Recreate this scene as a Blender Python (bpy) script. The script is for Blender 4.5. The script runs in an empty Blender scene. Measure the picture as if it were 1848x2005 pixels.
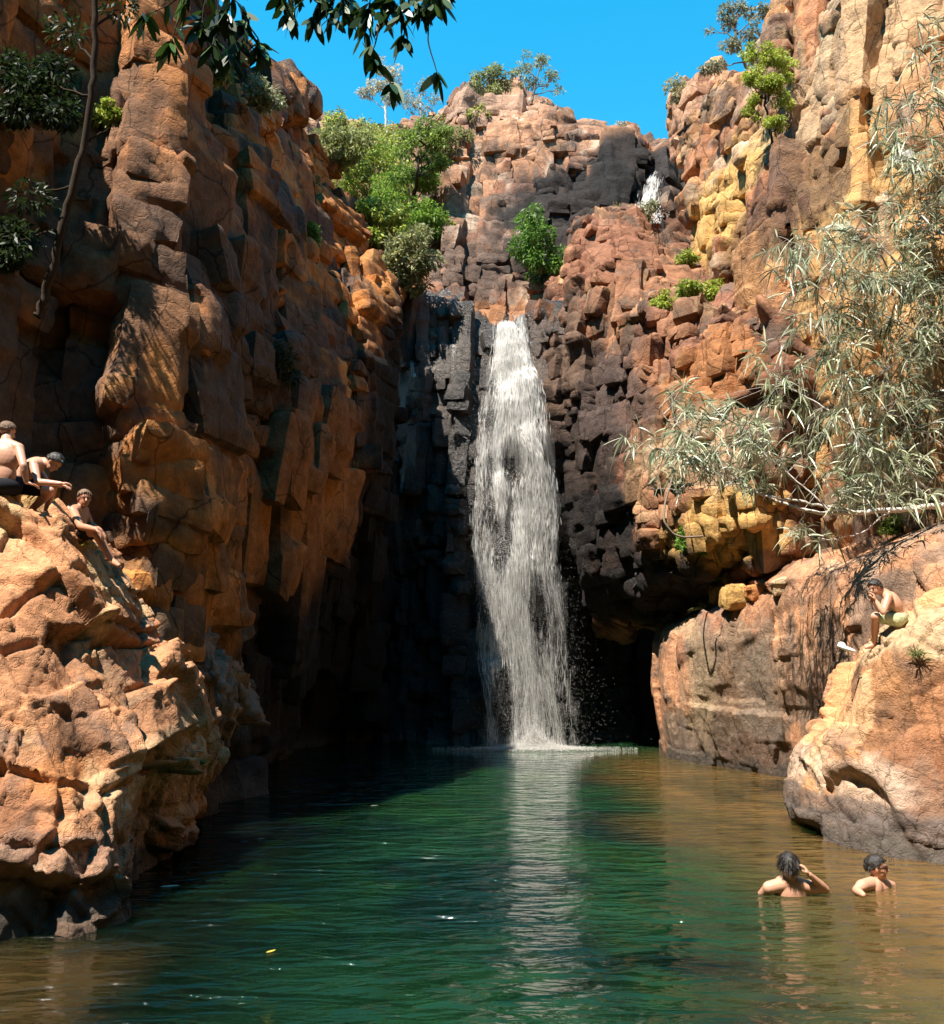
import bpy, bmesh, math, random
import numpy as np
from mathutils import Vector, Matrix
random.seed(7)
RNG = np.random.default_rng(11)
scene = bpy.context.scene
COL = scene.collection
R = math.radians

# ------------------------------------------------------------------ camera, sky, sun, exposure
CAM_H = 2.2
FOC, PW, PH = 1775.0, 1848.0, 2005.0          # photograph measured at 1848 x 2005
PITCH = math.atan(313.5 / FOC)
cam = bpy.data.cameras.new('camera'); camo = bpy.data.objects.new('camera', cam); COL.objects.link(camo)
camo.location = (0, 0, CAM_H); camo.rotation_euler = (R(90) + PITCH, 0, 0)
cam.sensor_fit = 'HORIZONTAL'; cam.sensor_width = 36; cam.lens = 36 * FOC / PW
cam.clip_start = 0.1; cam.clip_end = 2000
scene.camera = camo

SUN_EL = 61.5
SUN_AZ = np.array([-0.665, -0.747]); SUN_AZ /= np.linalg.norm(SUN_AZ)
w = bpy.data.worlds.new('World'); scene.world = w; w.use_nodes = True
nt = w.node_tree; nt.nodes.clear()
sky = nt.nodes.new('ShaderNodeTexSky'); sky.sky_type = 'NISHITA'; sky.sun_disc = False
sky.sun_elevation = R(SUN_EL); sky.sun_rotation = math.atan2(SUN_AZ[0], SUN_AZ[1])
sky.air_density = 1.0; sky.dust_density = 0.0; sky.ozone_density = 1.0
hs = nt.nodes.new('ShaderNodeHueSaturation'); hs.inputs['Saturation'].default_value = 1.45
hs.inputs['Hue'].default_value = 0.472
bg = nt.nodes.new('ShaderNodeBackground'); bg.inputs[1].default_value = 0.15
wo = nt.nodes.new('ShaderNodeOutputWorld')
nt.links.new(sky.outputs[0], hs.inputs['Color']); nt.links.new(hs.outputs[0], bg.inputs[0]); nt.links.new(bg.outputs[0], wo.inputs[0])
sl = bpy.data.lights.new('sun', 'SUN'); sl.energy = 5.0; sl.angle = R(0.5); sl.color = (1.0, 0.93, 0.82)
so = bpy.data.objects.new('sun', sl); COL.objects.link(so)
sdir = Vector((SUN_AZ[0] * math.cos(R(SUN_EL)), SUN_AZ[1] * math.cos(R(SUN_EL)), math.sin(R(SUN_EL))))
so.rotation_euler = sdir.to_track_quat('Z', 'Y').to_euler(); so.location = (-20, -20, 40)
scene.view_settings.view_transform = 'Standard'; scene.view_settings.look = 'None'
scene.view_settings.exposure = 1.2; scene.view_settings.gamma = 1.0
scene.render.engine = 'CYCLES'
scene.cycles.max_bounces = 6; scene.cycles.diffuse_bounces = 1; scene.cycles.transparent_max_bounces = 24
scene.cycles.caustics_reflective = False; scene.cycles.caustics_refractive = False

# ------------------------------------------------------------------ helpers
def at(px, py, Y):
    cx = (px - PW / 2) / FOC; cy = (PH / 2 - py) / FOC
    d = np.array([cx, math.cos(PITCH) - math.sin(PITCH) * cy, math.sin(PITCH) + math.cos(PITCH) * cy])
    return np.array([0, 0, CAM_H]) + d * (Y / d[1])

def tag(o, label=None, cat=None, group=None, kind=None):
    if label: o['label'] = label
    if cat: o['category'] = cat
    if group: o['group'] = group
    if kind: o['kind'] = kind
    return o

def empty(name, loc, label, cat, group=None, kind=None):
    o = bpy.data.objects.new(name, None); COL.objects.link(o); o.location = tuple(float(v) for v in loc)
    o.empty_display_size = 0.2
    return tag(o, label, cat, group, kind)

def link(name, me, mat, parent=None, smooth=False):
    o = bpy.data.objects.new(name, me); COL.objects.link(o)
    if mat: me.materials.append(mat)
    if smooth: me.polygons.foreach_set('use_smooth', np.ones(len(me.polygons), dtype=bool))
    if parent is not None:
        o.parent = parent                      # mesh coordinates are world, so cancel the parent's place
        pl = parent.location
        pp = parent.parent
        off = np.array(pl) + (np.array(pp.location) if pp is not None else 0)
        o.location = tuple(-off)
    return o

def recenter(o, base):
    """move the object's origin to base, mesh stays where it is (top-level objects)"""
    me = o.data; n = len(me.vertices); a = np.empty(n * 3, dtype=np.float32)
    me.vertices.foreach_get('co', a); a = a.reshape(-1, 3) - np.array(base, dtype=np.float32)
    me.vertices.foreach_set('co', a.ravel()); me.update(); o.location = tuple(float(v) for v in base)
    return o

def mesh_np(name, V, F, col=None):
    """V (n,3), F (m,k) all faces with the same corner count"""
    V = np.asarray(V, dtype=np.float32); F = np.asarray(F, dtype=np.int32)
    me = bpy.data.meshes.new(name); k = F.shape[1]
    me.vertices.add(len(V)); me.vertices.foreach_set('co', V.ravel())
    me.loops.add(F.size); me.loops.foreach_set('vertex_index', F.ravel())
    me.polygons.add(len(F)); me.polygons.foreach_set('loop_start', np.arange(0, F.size, k, dtype=np.int32))
    try: me.polygons.foreach_set('loop_total', np.full(len(F), k, dtype=np.int32))
    except Exception: pass
    me.update(calc_edges=True)
    if col is not None:
        ca = me.color_attributes.new('Col', 'FLOAT_COLOR', 'POINT')
        c4 = np.ones((len(V), 4), dtype=np.float32); c4[:, :3] = col
        ca.data.foreach_set('color', c4.ravel())
    return me

# ---- vectorised noise
def _h(ix, iy, iz, seed):
    h = (ix.astype(np.uint32) * np.uint32(374761393) + iy.astype(np.uint32) * np.uint32(668265263)
         + iz.astype(np.uint32) * np.uint32(2147483647) + np.uint32((seed * 974634777) & 0xffffffff))
    h ^= h >> np.uint32(13); h *= np.uint32(1274126177); h ^= h >> np.uint32(16); h *= np.uint32(2246822519); h ^= h >> np.uint32(13)
    return h
def _f(h): return (h & np.uint32(0xffffff)).astype(np.float32) / np.float32(16777215.0)

def vnoise(P, seed=0):
    P = P.astype(np.float32); i = np.floor(P).astype(np.int64); f = P - i
    f = f * f * f * (f * (f * 6 - 15) + 10)
    out = np.zeros(len(P), dtype=np.float32)
    for a in (0, 1):
        wx = f[:, 0] if a else 1 - f[:, 0]
        for b in (0, 1):
            wy = f[:, 1] if b else 1 - f[:, 1]
            for c in (0, 1):
                wz = f[:, 2] if c else 1 - f[:, 2]
                out += wx * wy * wz * _f(_h(i[:, 0] + a, i[:, 1] + b, i[:, 2] + c, seed))
    return out * 2 - 1
ROT = np.array([[0.36, 0.48, -0.8], [-0.8, 0.6, 0.0], [0.48, 0.64, 0.6]], dtype=np.float32)
def fbm(P, octv=4, seed=0, gain=0.5, ridged=False):
    out = np.zeros(len(P), dtype=np.float32); a = 1.0; s = 0.0; Q = P.astype(np.float32)
    for o in range(octv):
        n = vnoise(Q, seed + o * 17)
        if ridged: n = 1 - 2 * np.abs(n)
        out += a * n; s += a; a *= gain; Q = (Q @ ROT.T) * 2.03 + 13.7
    return out / s
def smooth(a, b, x):
    t = np.clip((x - a) / (b - a), 0, 1); return t * t * (3 - 2 * t)

def cells(P, seed=0, pw=4.0, jit=0.8):
    """F1/F2 cellular blocks: returns f1, f2, three random values per cell, vector from the cell's centre"""
    P = P.astype(np.float32); i = np.floor(P).astype(np.int64); n = len(P)
    f1 = np.full(n, 1e9, np.float32); f2 = np.full(n, 1e9, np.float32)
    hid = np.zeros(n, np.uint32); dv = np.zeros((n, 3), np.float32)
    for a in (-1, 0, 1):
        for b in (-1, 0, 1):
            for c in (-1, 0, 1):
                ix, iy, iz = i[:, 0] + a, i[:, 1] + b, i[:, 2] + c
                h = _h(ix, iy, iz, seed)
                jx = (h & np.uint32(1023)).astype(np.float32) / 1023 - .5
                jy = ((h >> np.uint32(10)) & np.uint32(1023)).astype(np.float32) / 1023 - .5
                jz = ((h >> np.uint32(20)) & np.uint32(1023)).astype(np.float32) / 1023 - .5
                d0 = P[:, 0] - (ix + .5 + jit * jx); d1 = P[:, 1] - (iy + .5 + jit * jy); d2 = P[:, 2] - (iz + .5 + jit * jz)
                q0 = d0 * d0; q1 = d1 * d1; q2 = d2 * d2
                if pw > 3: d = np.sqrt(np.sqrt(q0 * q0 + q1 * q1 + q2 * q2))
                else: d = np.sqrt(q0 + q1 + q2)
                m = d < f1
                f2 = np.where(m, f1, np.minimum(f2, d)); f1 = np.where(m, d, f1)
                hid = np.where(m, h, hid)
                dv[m, 0] = d0[m]; dv[m, 1] = d1[m]; dv[m, 2] = d2[m]
    r1 = _f(_h(hid, hid >> np.uint32(3), hid >> np.uint32(7), 5)); r2 = _f(_h(hid, hid >> np.uint32(5), hid, 9)); r3 = _f(_h(hid, hid, hid >> np.uint32(4), 21))
    return f1, f2, np.stack([r1, r2, r3], 1), dv, hid

def facets(P, S, amp, tilt, seed=0, jit=0.95, k=0.3):
    """continuous chipped facets: upper envelope of randomly tilted planes, one per cell"""
    Q = (P / S).astype(np.float32); i = np.floor(Q).astype(np.int64); out = np.full(len(P), -1e9, np.float32); sm = float(S.mean()) if hasattr(S, 'mean') else float(S)
    for a in (-1, 0, 1):
        for b in (-1, 0, 1):
            for c in (-1, 0, 1):
                ix, iy, iz = i[:, 0] + a, i[:, 1] + b, i[:, 2] + c
                h = _h(ix, iy, iz, seed); g = _h(iz, ix, iy, seed + 1)
                m = np.uint32(1023)
                d0 = Q[:, 0] - (ix + .5 + jit * ((h & m).astype(np.float32) / 1023 - .5))
                d1 = Q[:, 1] - (iy + .5 + jit * (((h >> np.uint32(10)) & m).astype(np.float32) / 1023 - .5))
                d2 = Q[:, 2] - (iz + .5 + jit * (((h >> np.uint32(20)) & m).astype(np.float32) / 1023 - .5))
                t0 = (g & m).astype(np.float32) / 1023 - .5; t1 = ((g >> np.uint32(10)) & m).astype(np.float32) / 1023 - .5; t2 = ((g >> np.uint32(20)) & m).astype(np.float32) / 1023 - .5
                v = amp * 2 * (_f(g ^ (h >> np.uint32(2))) - .5) + 2 * tilt * sm * (t0 * d0 + t1 * d1 + t2 * d2) - k * amp * (d0 * d0 + d1 * d1 + d2 * d2)
                np.maximum(out, v, out=out)
    return out

# ---- smooth lofted control surface
def cr(P, t):
    """Catmull-Rom through P (k,...) at parameters t in [0,k-1]"""
    k = len(P); i = np.clip(np.floor(t).astype(int), 0, k - 2); f = (t - i)
    f = f.reshape((-1,) + (1,) * (P.ndim - 1))
    p0 = P[np.clip(i - 1, 0, k - 1)]; p1 = P[i]; p2 = P[i + 1]; p3 = P[np.clip(i + 2, 0, k - 1)]
    T = 0.5 * (2 * p1 + (p2 - p0) * f + (2 * p0 - 5 * p1 + 4 * p2 - p3) * f * f + (3 * p1 - p0 - 3 * p2 + p3) * f ** 3)
    L = p1 * (1 - f) + p2 * f
    return 0.55 * T + 0.45 * L

def loft(cols, res):
    """cols: list of columns of points (same count). res: metres per step (about)."""
    C = np.array(cols, dtype=np.float64)                 # (nc, nr, 3)
    lu = np.linalg.norm(np.diff(C, axis=0), axis=2).mean(1); lv = np.linalg.norm(np.diff(C, axis=1), axis=2).mean(0)
    def ts(l):
        out = []
        for i, L in enumerate(l):
            n = max(2, int(L / res)); out += list(i + np.arange(n) / n)
        return np.array(out + [len(l)])
    tu, tv = ts(lu), ts(lv)
    A = cr(C, tu)                                        # (U, nr, 3)
    B = cr(np.swapaxes(A, 0, 1), tv)                     # (V, U, 3)
    return np.swapaxes(B, 0, 1)                          # (U, V, 3)

def normals(G):
    du = np.gradient(G, axis=0); dv = np.gradient(G, axis=1)
    n = np.cross(du, dv); l = np.linalg.norm(n, axis=2, keepdims=True) + 1e-9
    return n / l
def blur(A, k):
    for _ in range(k):
        B = A.copy(); B[1:-1] = (A[:-2] + 2 * A[1:-1] + A[2:]) / 4; A = B
        B = A.copy(); B[:, 1:-1] = (A[:, :-2] + 2 * A[:, 1:-1] + A[:, 2:]) / 4; A = B
    return A

SAND = np.array([0.50, 0.235, 0.10]); PALE = np.array([0.66, 0.47, 0.28]); REDB = np.array([0.30, 0.115, 0.055])
YEL = np.array([0.68, 0.40, 0.13]); GREY = np.array([0.20, 0.155, 0.12]); BLACK = np.array([0.018, 0.015, 0.014]); ORNG = np.array([0.55, 0.22, 0.075])
BROWN = np.array([0.16, 0.075, 0.045]); PINK = np.array([0.56, 0.33, 0.22])
def mix(a, b, t):
    t = np.clip(t, 0, 1)[:, None]; return a * (1 - t) + b * t

SURF = []
def stone_color(P, Q, colr, col2, palette, stains_and_shade, streak, seed, varn=0.35):
    base, alt, pale, grey = palette
    n1 = fbm(P * np.array([0.45, 0.45, 0.3]), 4, seed + 5); n2 = fbm(P * np.array([1.4, 1.4, 0.5]), 4, seed + 6); n3 = fbm(P * 2.5, 4, seed + 8)
    c = np.repeat(base[None], len(P), 0)
    c = mix(c, alt, smooth(-0.1, 0.5, n1 + 0.9 * (colr[:, 0] - .5)))
    c = mix(c, pale, smooth(0.15, 0.6, n2 + 0.9 * (col2[:, 1] - .5) - 0.1) * 0.8)
    c = mix(c, grey, smooth(0.12, 0.45, n3 * 0.7 + n1 * 0.5 + 0.6 * (col2[:, 2] - .5)) * 0.75)
    st = fbm(P * np.array([2.6, 2.6, 0.16]), 4, seed + 12)          # vertical water streaks
    c = mix(c, grey * 0.5, smooth(0.12, 0.42, st) * streak)
    c = mix(c, np.array([0.085, 0.06, 0.048]), varn * smooth(0.35, 0.8, colr[:, 1] * 0.9 + n1 * 0.9 + n3 * 0.35))
    c = mix(c, np.array([0.06, 0.045, 0.038]), 0.6 * smooth(0.30, 0.5, fbm(P * np.array([1.1, 1.1, 0.45]) + 9, 4, seed + 14)))
    c *= (0.72 + 0.56 * col2[:, :1])
    for (cen, rad, scol, amt, rough) in stains_and_shade:
        q = (P - np.array(cen)) / np.array(rad)
        dd = np.linalg.norm(q, axis=1) + rough * (n2 * 0.8 + n3 * 0.5 + 0.6 * (col2[:, 0] - .5))
        c = mix(c, scol, (1 - smooth(0.75, 1.1, dd)) * amt)
    zz = Q[:, 2] + 0.25 * n3                                          # damp band at the waterline
    c = mix(c, np.array([0.10, 0.085, 0.07]), (1 - smooth(0.12, 0.42, zz)) * 0.85)
    return c * (1.0 + 0.28 * fbm(P * 7.0, 3, seed + 44))[:, None]

_CUBE = {}
def cube_faces(nx, ny, nz):
    key = (nx, ny, nz)
    if key in _CUBE: return _CUBE[key]
    def ax(n):
        t = np.linspace(-1, 1, n + 1); t = np.sign(t) * (1 - (1 - np.abs(t)) ** 1.35); return t
    A = [ax(nx), ax(ny), ax(nz)]; V = []; F = []; b = 0
    for a in range(3):
        o1, o2 = [(1, 2), (2, 0), (0, 1)][a]
        for sg in (-1, 1):
            X, Y = np.meshgrid(A[o1], A[o2], indexing='ij'); P = np.zeros(X.shape + (3,)); P[..., a] = sg; P[..., o1] = X; P[..., o2] = Y
            m, k = X.shape; idx = np.arange(m * k).reshape(m, k) + b
            f = np.stack([idx[:-1, :-1], idx[1:, :-1], idx[1:, 1:], idx[:-1, 1:]], 2).reshape(-1, 4)
            if sg < 0: f = f[:, ::-1]
            V.append(P.reshape(-1, 3)); F.append(f); b += m * k
    _CUBE[key] = (np.concatenate(V), np.concatenate(F)); return _CUBE[key]

def block_set(blocks, res, seed, chip=0.07, relief=0.05):
    """blocks: (centre, x axis, y axis (inward), z axis, half sizes). Jointed stone blocks with chipped edges, as arrays"""
    rng = np.random.default_rng(seed); V = []; F = []; N = []; E = []; RB = []; b = 0; KX = []
    for (c, ax_, ay, az, h) in blocks:
        n = [int(np.clip(round(2 * q / res), 3, 60)) for q in h]; n[1] = max(3, n[1] // 2)
        L, f = cube_faces(*n); L = L.copy()
        # bend the box: every corner moved on its own (trilinear)
        J = rng.normal(0, 0.085, (2, 2, 2, 3)); w = (L + 1) / 2
        d = np.zeros_like(L)
        for i in (0, 1):
            for j in (0, 1):
                for k in (0, 1):
                    ww = (w[:, 0] if i else 1 - w[:, 0]) * (w[:, 1] if j else 1 - w[:, 1]) * (w[:, 2] if k else 1 - w[:, 2]); d += ww[:, None] * J[i, j, k]
        ab = np.sort(np.abs(L), axis=1)[:, 1]; mdim = min(h[0], h[2])
        e = smooth(1 - min(.5, 0.16 / mdim), 1.0, ab)
        loc = (L + d) * np.array(h); M = np.stack([ax_, ay, az], 0)
        n_l = np.where(np.abs(L) > 0.9999, np.sign(L), 0.0); n_l /= np.linalg.norm(n_l, axis=1, keepdims=True) + 1e-9
        V.append(c + loc @ M); N.append(n_l @ M); E.append(e); F.append(f + b); b += len(L); r3 = rng.random(3); RB.append(np.repeat(r3[None], len(L), 0)); KX.append(np.repeat(rng.random((1, 3)) * 50, len(L), 0))
    V = np.concatenate(V); N = np.concatenate(N); E = np.concatenate(E); F = np.concatenate(F); RB = np.concatenate(RB); KX = np.concatenate(KX)
    ns = fbm(V * 1.7, 4, seed + 3); W = V + KX * 0
    d = -E * (0.25 + 1.3 * np.clip(ns + 0.25, 0, 1)) * chip
    fa = facets(W, np.array([.55, .55, .8], np.float32), relief * 0.5, relief * 4.5, seed + 50); fb_ = facets(W + 5, np.array([.25, .25, .3], np.float32), relief * 0.3, relief * 4.0, seed + 51)
    d += (fa - relief * .5) - (fb_ - relief * .3) * 0.7 + fbm(V * np.array([2, 2, 7.0]), 4, seed + 52, ridged=True) * relief * 0.3
    t_ = (N[:, 2] > .8) & (E < .6); TOPS.append((V + N * d[:, None])[t_][::7])
    return V + N * d[:, None], F, RB, E
TOPS = []

def blocky(cols, res, mat, seed, wr, hr, palette, stains_and_shade, streak=0.35, flip=False, fams=(-90, -30, -150), snap=0.6, split=0.6, prot=0.14, colprot=0.28, chip=0.045, relief=0.036, cover=1.0, dip=0.06, rows=None, back=0.06, tiltr=0.06, varn=0.4):
    st = 0.2; G = loft(cols, st); N = normals(G); N = -N if flip else N; N = blur(N, 12); N /= np.linalg.norm(N, axis=2, keepdims=True) + 1e-9
    U, Vn, _ = G.shape; rng = np.random.default_rng(seed); blocks = []
    vmax = Vn - 1 if rows is None else int(Vn * rows)
    u0 = 0.0
    while u0 < U - 2:
        w = float(np.exp(rng.uniform(math.log(wr[0]), math.log(wr[1])))); u1 = min(U - 1, u0 + w / st); cp = rng.normal(0, colprot); v0 = -rng.uniform(0, 3); hm = rng.uniform(0.6, 1.4)
        ic = int(np.clip((u0 + u1) / 2, 0, U - 1)); zz_ = np.where((N[ic, :, 2] > 0.62) & (np.arange(Vn) > Vn * 0.35))[0]; vt = float(zz_[0]) if len(zz_) else float(vmax)
        while v0 < vmax - 1:
            h = min(hr[1] * 1.2, float(np.exp(rng.uniform(math.log(hr[0]), math.log(hr[1])))) * hm); v1 = v0 + h / st
            if v0 < vt - 0.5: v1 = min(v1, vt)
            h = (v1 - v0) * st
            if rng.random() < split and h > 0.6: nx, nz = (int(rng.integers(1, 3)), int(rng.integers(2, 5)))
            else: nx, nz = 1, 1
            bp = rng.normal(0, prot)
            for a in range(nx):
                for b in range(nz):
                    if rng.random() > cover: continue
                    ua, ub = u0 + (u1 - u0) * a / nx, u0 + (u1 - u0) * (a + 1) / nx; va, vb = v0 + (v1 - v0) * b / nz, v0 + (v1 - v0) * (b + 1) / nz
                    iu = int(np.clip((ua + ub) / 2, 0, U - 1)); iv = int(np.clip((va + vb) / 2, 0, Vn - 1)); p = G[iu, iv]; nn = N[iu, iv]
                    pa = G[int(np.clip(ua, 0, U - 1)), iv]; pb = G[int(np.clip(ub, 0, U - 1)), iv]; pc = G[iu, int(np.clip(va, 0, Vn - 1))]; pd = G[iu, int(np.clip(vb, 0, Vn - 1))]
                    W_ = min(np.linalg.norm(pb - pa), wr[1] * 1.6); H_ = min(max(np.linalg.norm(pd - pc), 0.2), hr[1] * 1.3)
                    if abs(nn[2]) > 0.8:
                        z_ = nrm_(np.array([0, 1, 0]) - nn[1] * nn); yv = -nn
                    else:
                        hd = math.degrees(math.atan2(nn[1], nn[0])); best = min(fams, key=lambda q: abs((q - hd + 180) % 360 - 180)); df = (best - hd + 180) % 360 - 180
                        if abs(df) < 40 and rng.random() < snap: hd += df * 0.75
                        hd += rng.normal(0, 7); yv = -np.array([math.cos(R(hd)), math.sin(R(hd)), nn[2] * 0.5 + rng.normal(0, 0.05)]); yv /= np.linalg.norm(yv)
                        z_ = np.array([rng.normal(0, tiltr) + dip, rng.normal(0, tiltr), 1.0]); z_ = z_ - np.dot(z_, yv) * yv; z_ /= np.linalg.norm(z_)
                    x_ = np.cross(yv, z_); hy = 0.35 * max(W_, min(H_, 1.5)) + 0.35
                    pr = cp + bp + rng.normal(0, prot * 0.5) - back - (0.45 if nn[2] > 0.6 else 0.0)
                    blocks.append((p + yv * (hy - pr), x_, yv, z_, (W_ / 2 * 0.99, hy, H_ / 2 * 0.985)))
            v0 = v1
        u0 = u1
    V, F, RB, E = block_set(blocks, res, seed, chip, relief)
    c = stone_color(V, V, RB, RB, palette, stains_and_shade, streak, seed, varn)
    o = link('cliff', mesh_np('cliff', V, F, np.clip(c, 0.004, 0.9)), mat); tag(o, kind='structure')
    SURF.append(V[::3].astype(np.float32)); return V
def nrm_(a): return a / (np.linalg.norm(a) + 1e-9)

def rock(name, cols, res, mat, layers, fine=0.03, warp=0.09, seed=0, palette=(SAND, REDB, PALE, GREY), stains_and_shade=(), flip=False,
         dip=0.12, rnd=0.0, label=None, cat=None, kind=None, zmin=-2.5, fix=None, streak=0.35, fs=1.0, bias=0.0, flat=0.9, nblur=8, nsoft=0, facet=((1.5,1.5,2.7,0.20,0.30),(0.9,0.9,1.4,0.07,0.18),(0.42,0.42,0.6,0.035,0.20),(0.2,0.2,0.28,0.015,0.18))):
    G = loft(cols, res); U, Vn, _ = G.shape
    N = normals(G)
    if flip: N = -N
    k = max(1, int(0.30 / res)); iu = np.unique(np.r_[np.arange(0, U, k), U - 1]); iv = np.unique(np.r_[np.arange(0, Vn, k), Vn - 1])
    Nc = blur(N[np.ix_(iu, iv)], nblur)
    T1 = np.stack([np.stack([np.interp(np.arange(U), iu, Nc[:, j, c]) for j in range(len(iv))], 1) for c in range(3)], 2)
    N = np.stack([np.stack([np.interp(np.arange(Vn), iv, T1[i, :, c]) for i in range(U)], 0) for c in range(3)], 2)
    N /= np.linalg.norm(N, axis=2, keepdims=True) + 1e-9
    P = G.reshape(-1, 3); Nn = N.reshape(-1, 3)
    W = P.astype(np.float32).copy()
    wv = np.stack([fbm(P * 0.35, 3, seed + 1), fbm(P * 0.35, 3, seed + 2), fbm(P * 0.35, 3, seed + 3)], 1)
    W += warp * wv * 2
    W[:, 2] += dip * W[:, 0]
    d = np.zeros(len(P), np.float32); colr = None; crev = np.zeros(len(P), np.float32)
    for li, (sx, sy, sz, amp, tilt, gro, gw) in enumerate(layers):
        S = np.array([sx, sy, sz], np.float32)
        f1, f2, r, dv, hid = cells(W / S, seed + 31 * li)
        if li < 2 and flat > 0:                       # every joint block gets one flat face
            _, inv = np.unique(hid, return_inverse=True); cnt = np.bincount(inv).astype(float)
            mP = np.stack([np.bincount(inv, P[:, c]) / cnt for c in range(3)], 1)[inv]; mN = np.stack([np.bincount(inv, Nn[:, c]) / cnt for c in range(3)], 1)[inv]
            mN /= np.linalg.norm(mN, axis=1, keepdims=True) + 1e-9
            if li == 0: Pf = P
            den = np.maximum((Nn * mN).sum(1), 0.45)
            if li == 0: fl = np.clip(((mP - P) * mN).sum(1) / den, -0.8 * sx, 0.8 * sx)
            else:
                dm = (np.bincount(inv, fl) / cnt)[inv]; fl2 = np.clip(((mP - P) * mN).sum(1) / den, -0.5 * sx, 0.5 * sx); fl = fl * 0.75 + 0.25 * (fl2 + dm)
            if li == 1 or len(layers) == 1: d += flat * fl
        e = smooth(0.0, gw, f2 - f1)
        loc = dv * S
        tl = tilt * ((r[:, 0] - .5) * 1.6 * loc[:, 0] + (r[:, 1] - .5) * 1.6 * loc[:, 1] + (r[:, 2] - .5) * 1.1 * loc[:, 2])
        jump = amp * (r[:, 2] + r[:, 0] - 1.0)
        rd = -rnd * amp * (f1 * 1.3) ** 2
        d += (jump + tl + rd) * (0.7 + 0.3 * e) - gro * (1 - e)
        crev += (1 - e)
        if li == 0: colr = r
        if li == 1: col2 = r
    if len(layers) == 1: col2 = colr
    if nsoft: d = blur(np.asarray(d, np.float32).reshape(U, Vn)[..., None], nsoft).reshape(-1)
    for fi, (sx, sy, sz, amp, tilt) in enumerate(facet):
        Sv = np.array([sx, sy, sz], np.float32); sg = -1.0 if fi % 2 else 1.0
        d += sg * fs * (facets(W + 3.3, Sv, amp, tilt, seed + int(100 * sz)) - amp * 0.8)
    nf = fbm(P * 1.3, 5, seed + 77); nr_ = fbm(P * np.array([3.2, 3.2, 2.0]), 4, seed + 88, ridged=True)
    d += nf * fine * 0.5 + nr_ * fine * 0.35
    d += fbm(P * 9.0, 2, seed + 99) * fine * 0.35
    d -= np.median(d) + bias
    if fix is not None: d = fix(P, d)
    Q = P + Nn * d[:, None]
    c = stone_color(P, Q, colr, col2, palette, stains_and_shade, streak, seed)
    idx = np.arange(U * Vn).reshape(U, Vn)
    F = np.stack([idx[:-1, :-1], idx[1:, :-1], idx[1:, 1:], idx[:-1, 1:]], 2).reshape(-1, 4)
    if flip: F = F[:, ::-1]
    me = mesh_np(name, Q, F, np.clip(c, 0.004, 0.9))
    o = link(name, me, mat); tag(o, label, cat, None, kind)
    SURF.append(Q[::3].astype(np.float32))
    return o, Q.reshape(U, Vn, 3)


# ------------------------------------------------------------------ materials
def newmat(name):
    m = bpy.data.materials.new(name); m.use_nodes = True; t = m.node_tree; t.nodes.clear()
    out = t.nodes.new('ShaderNodeOutputMaterial'); return m, t, out

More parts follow.
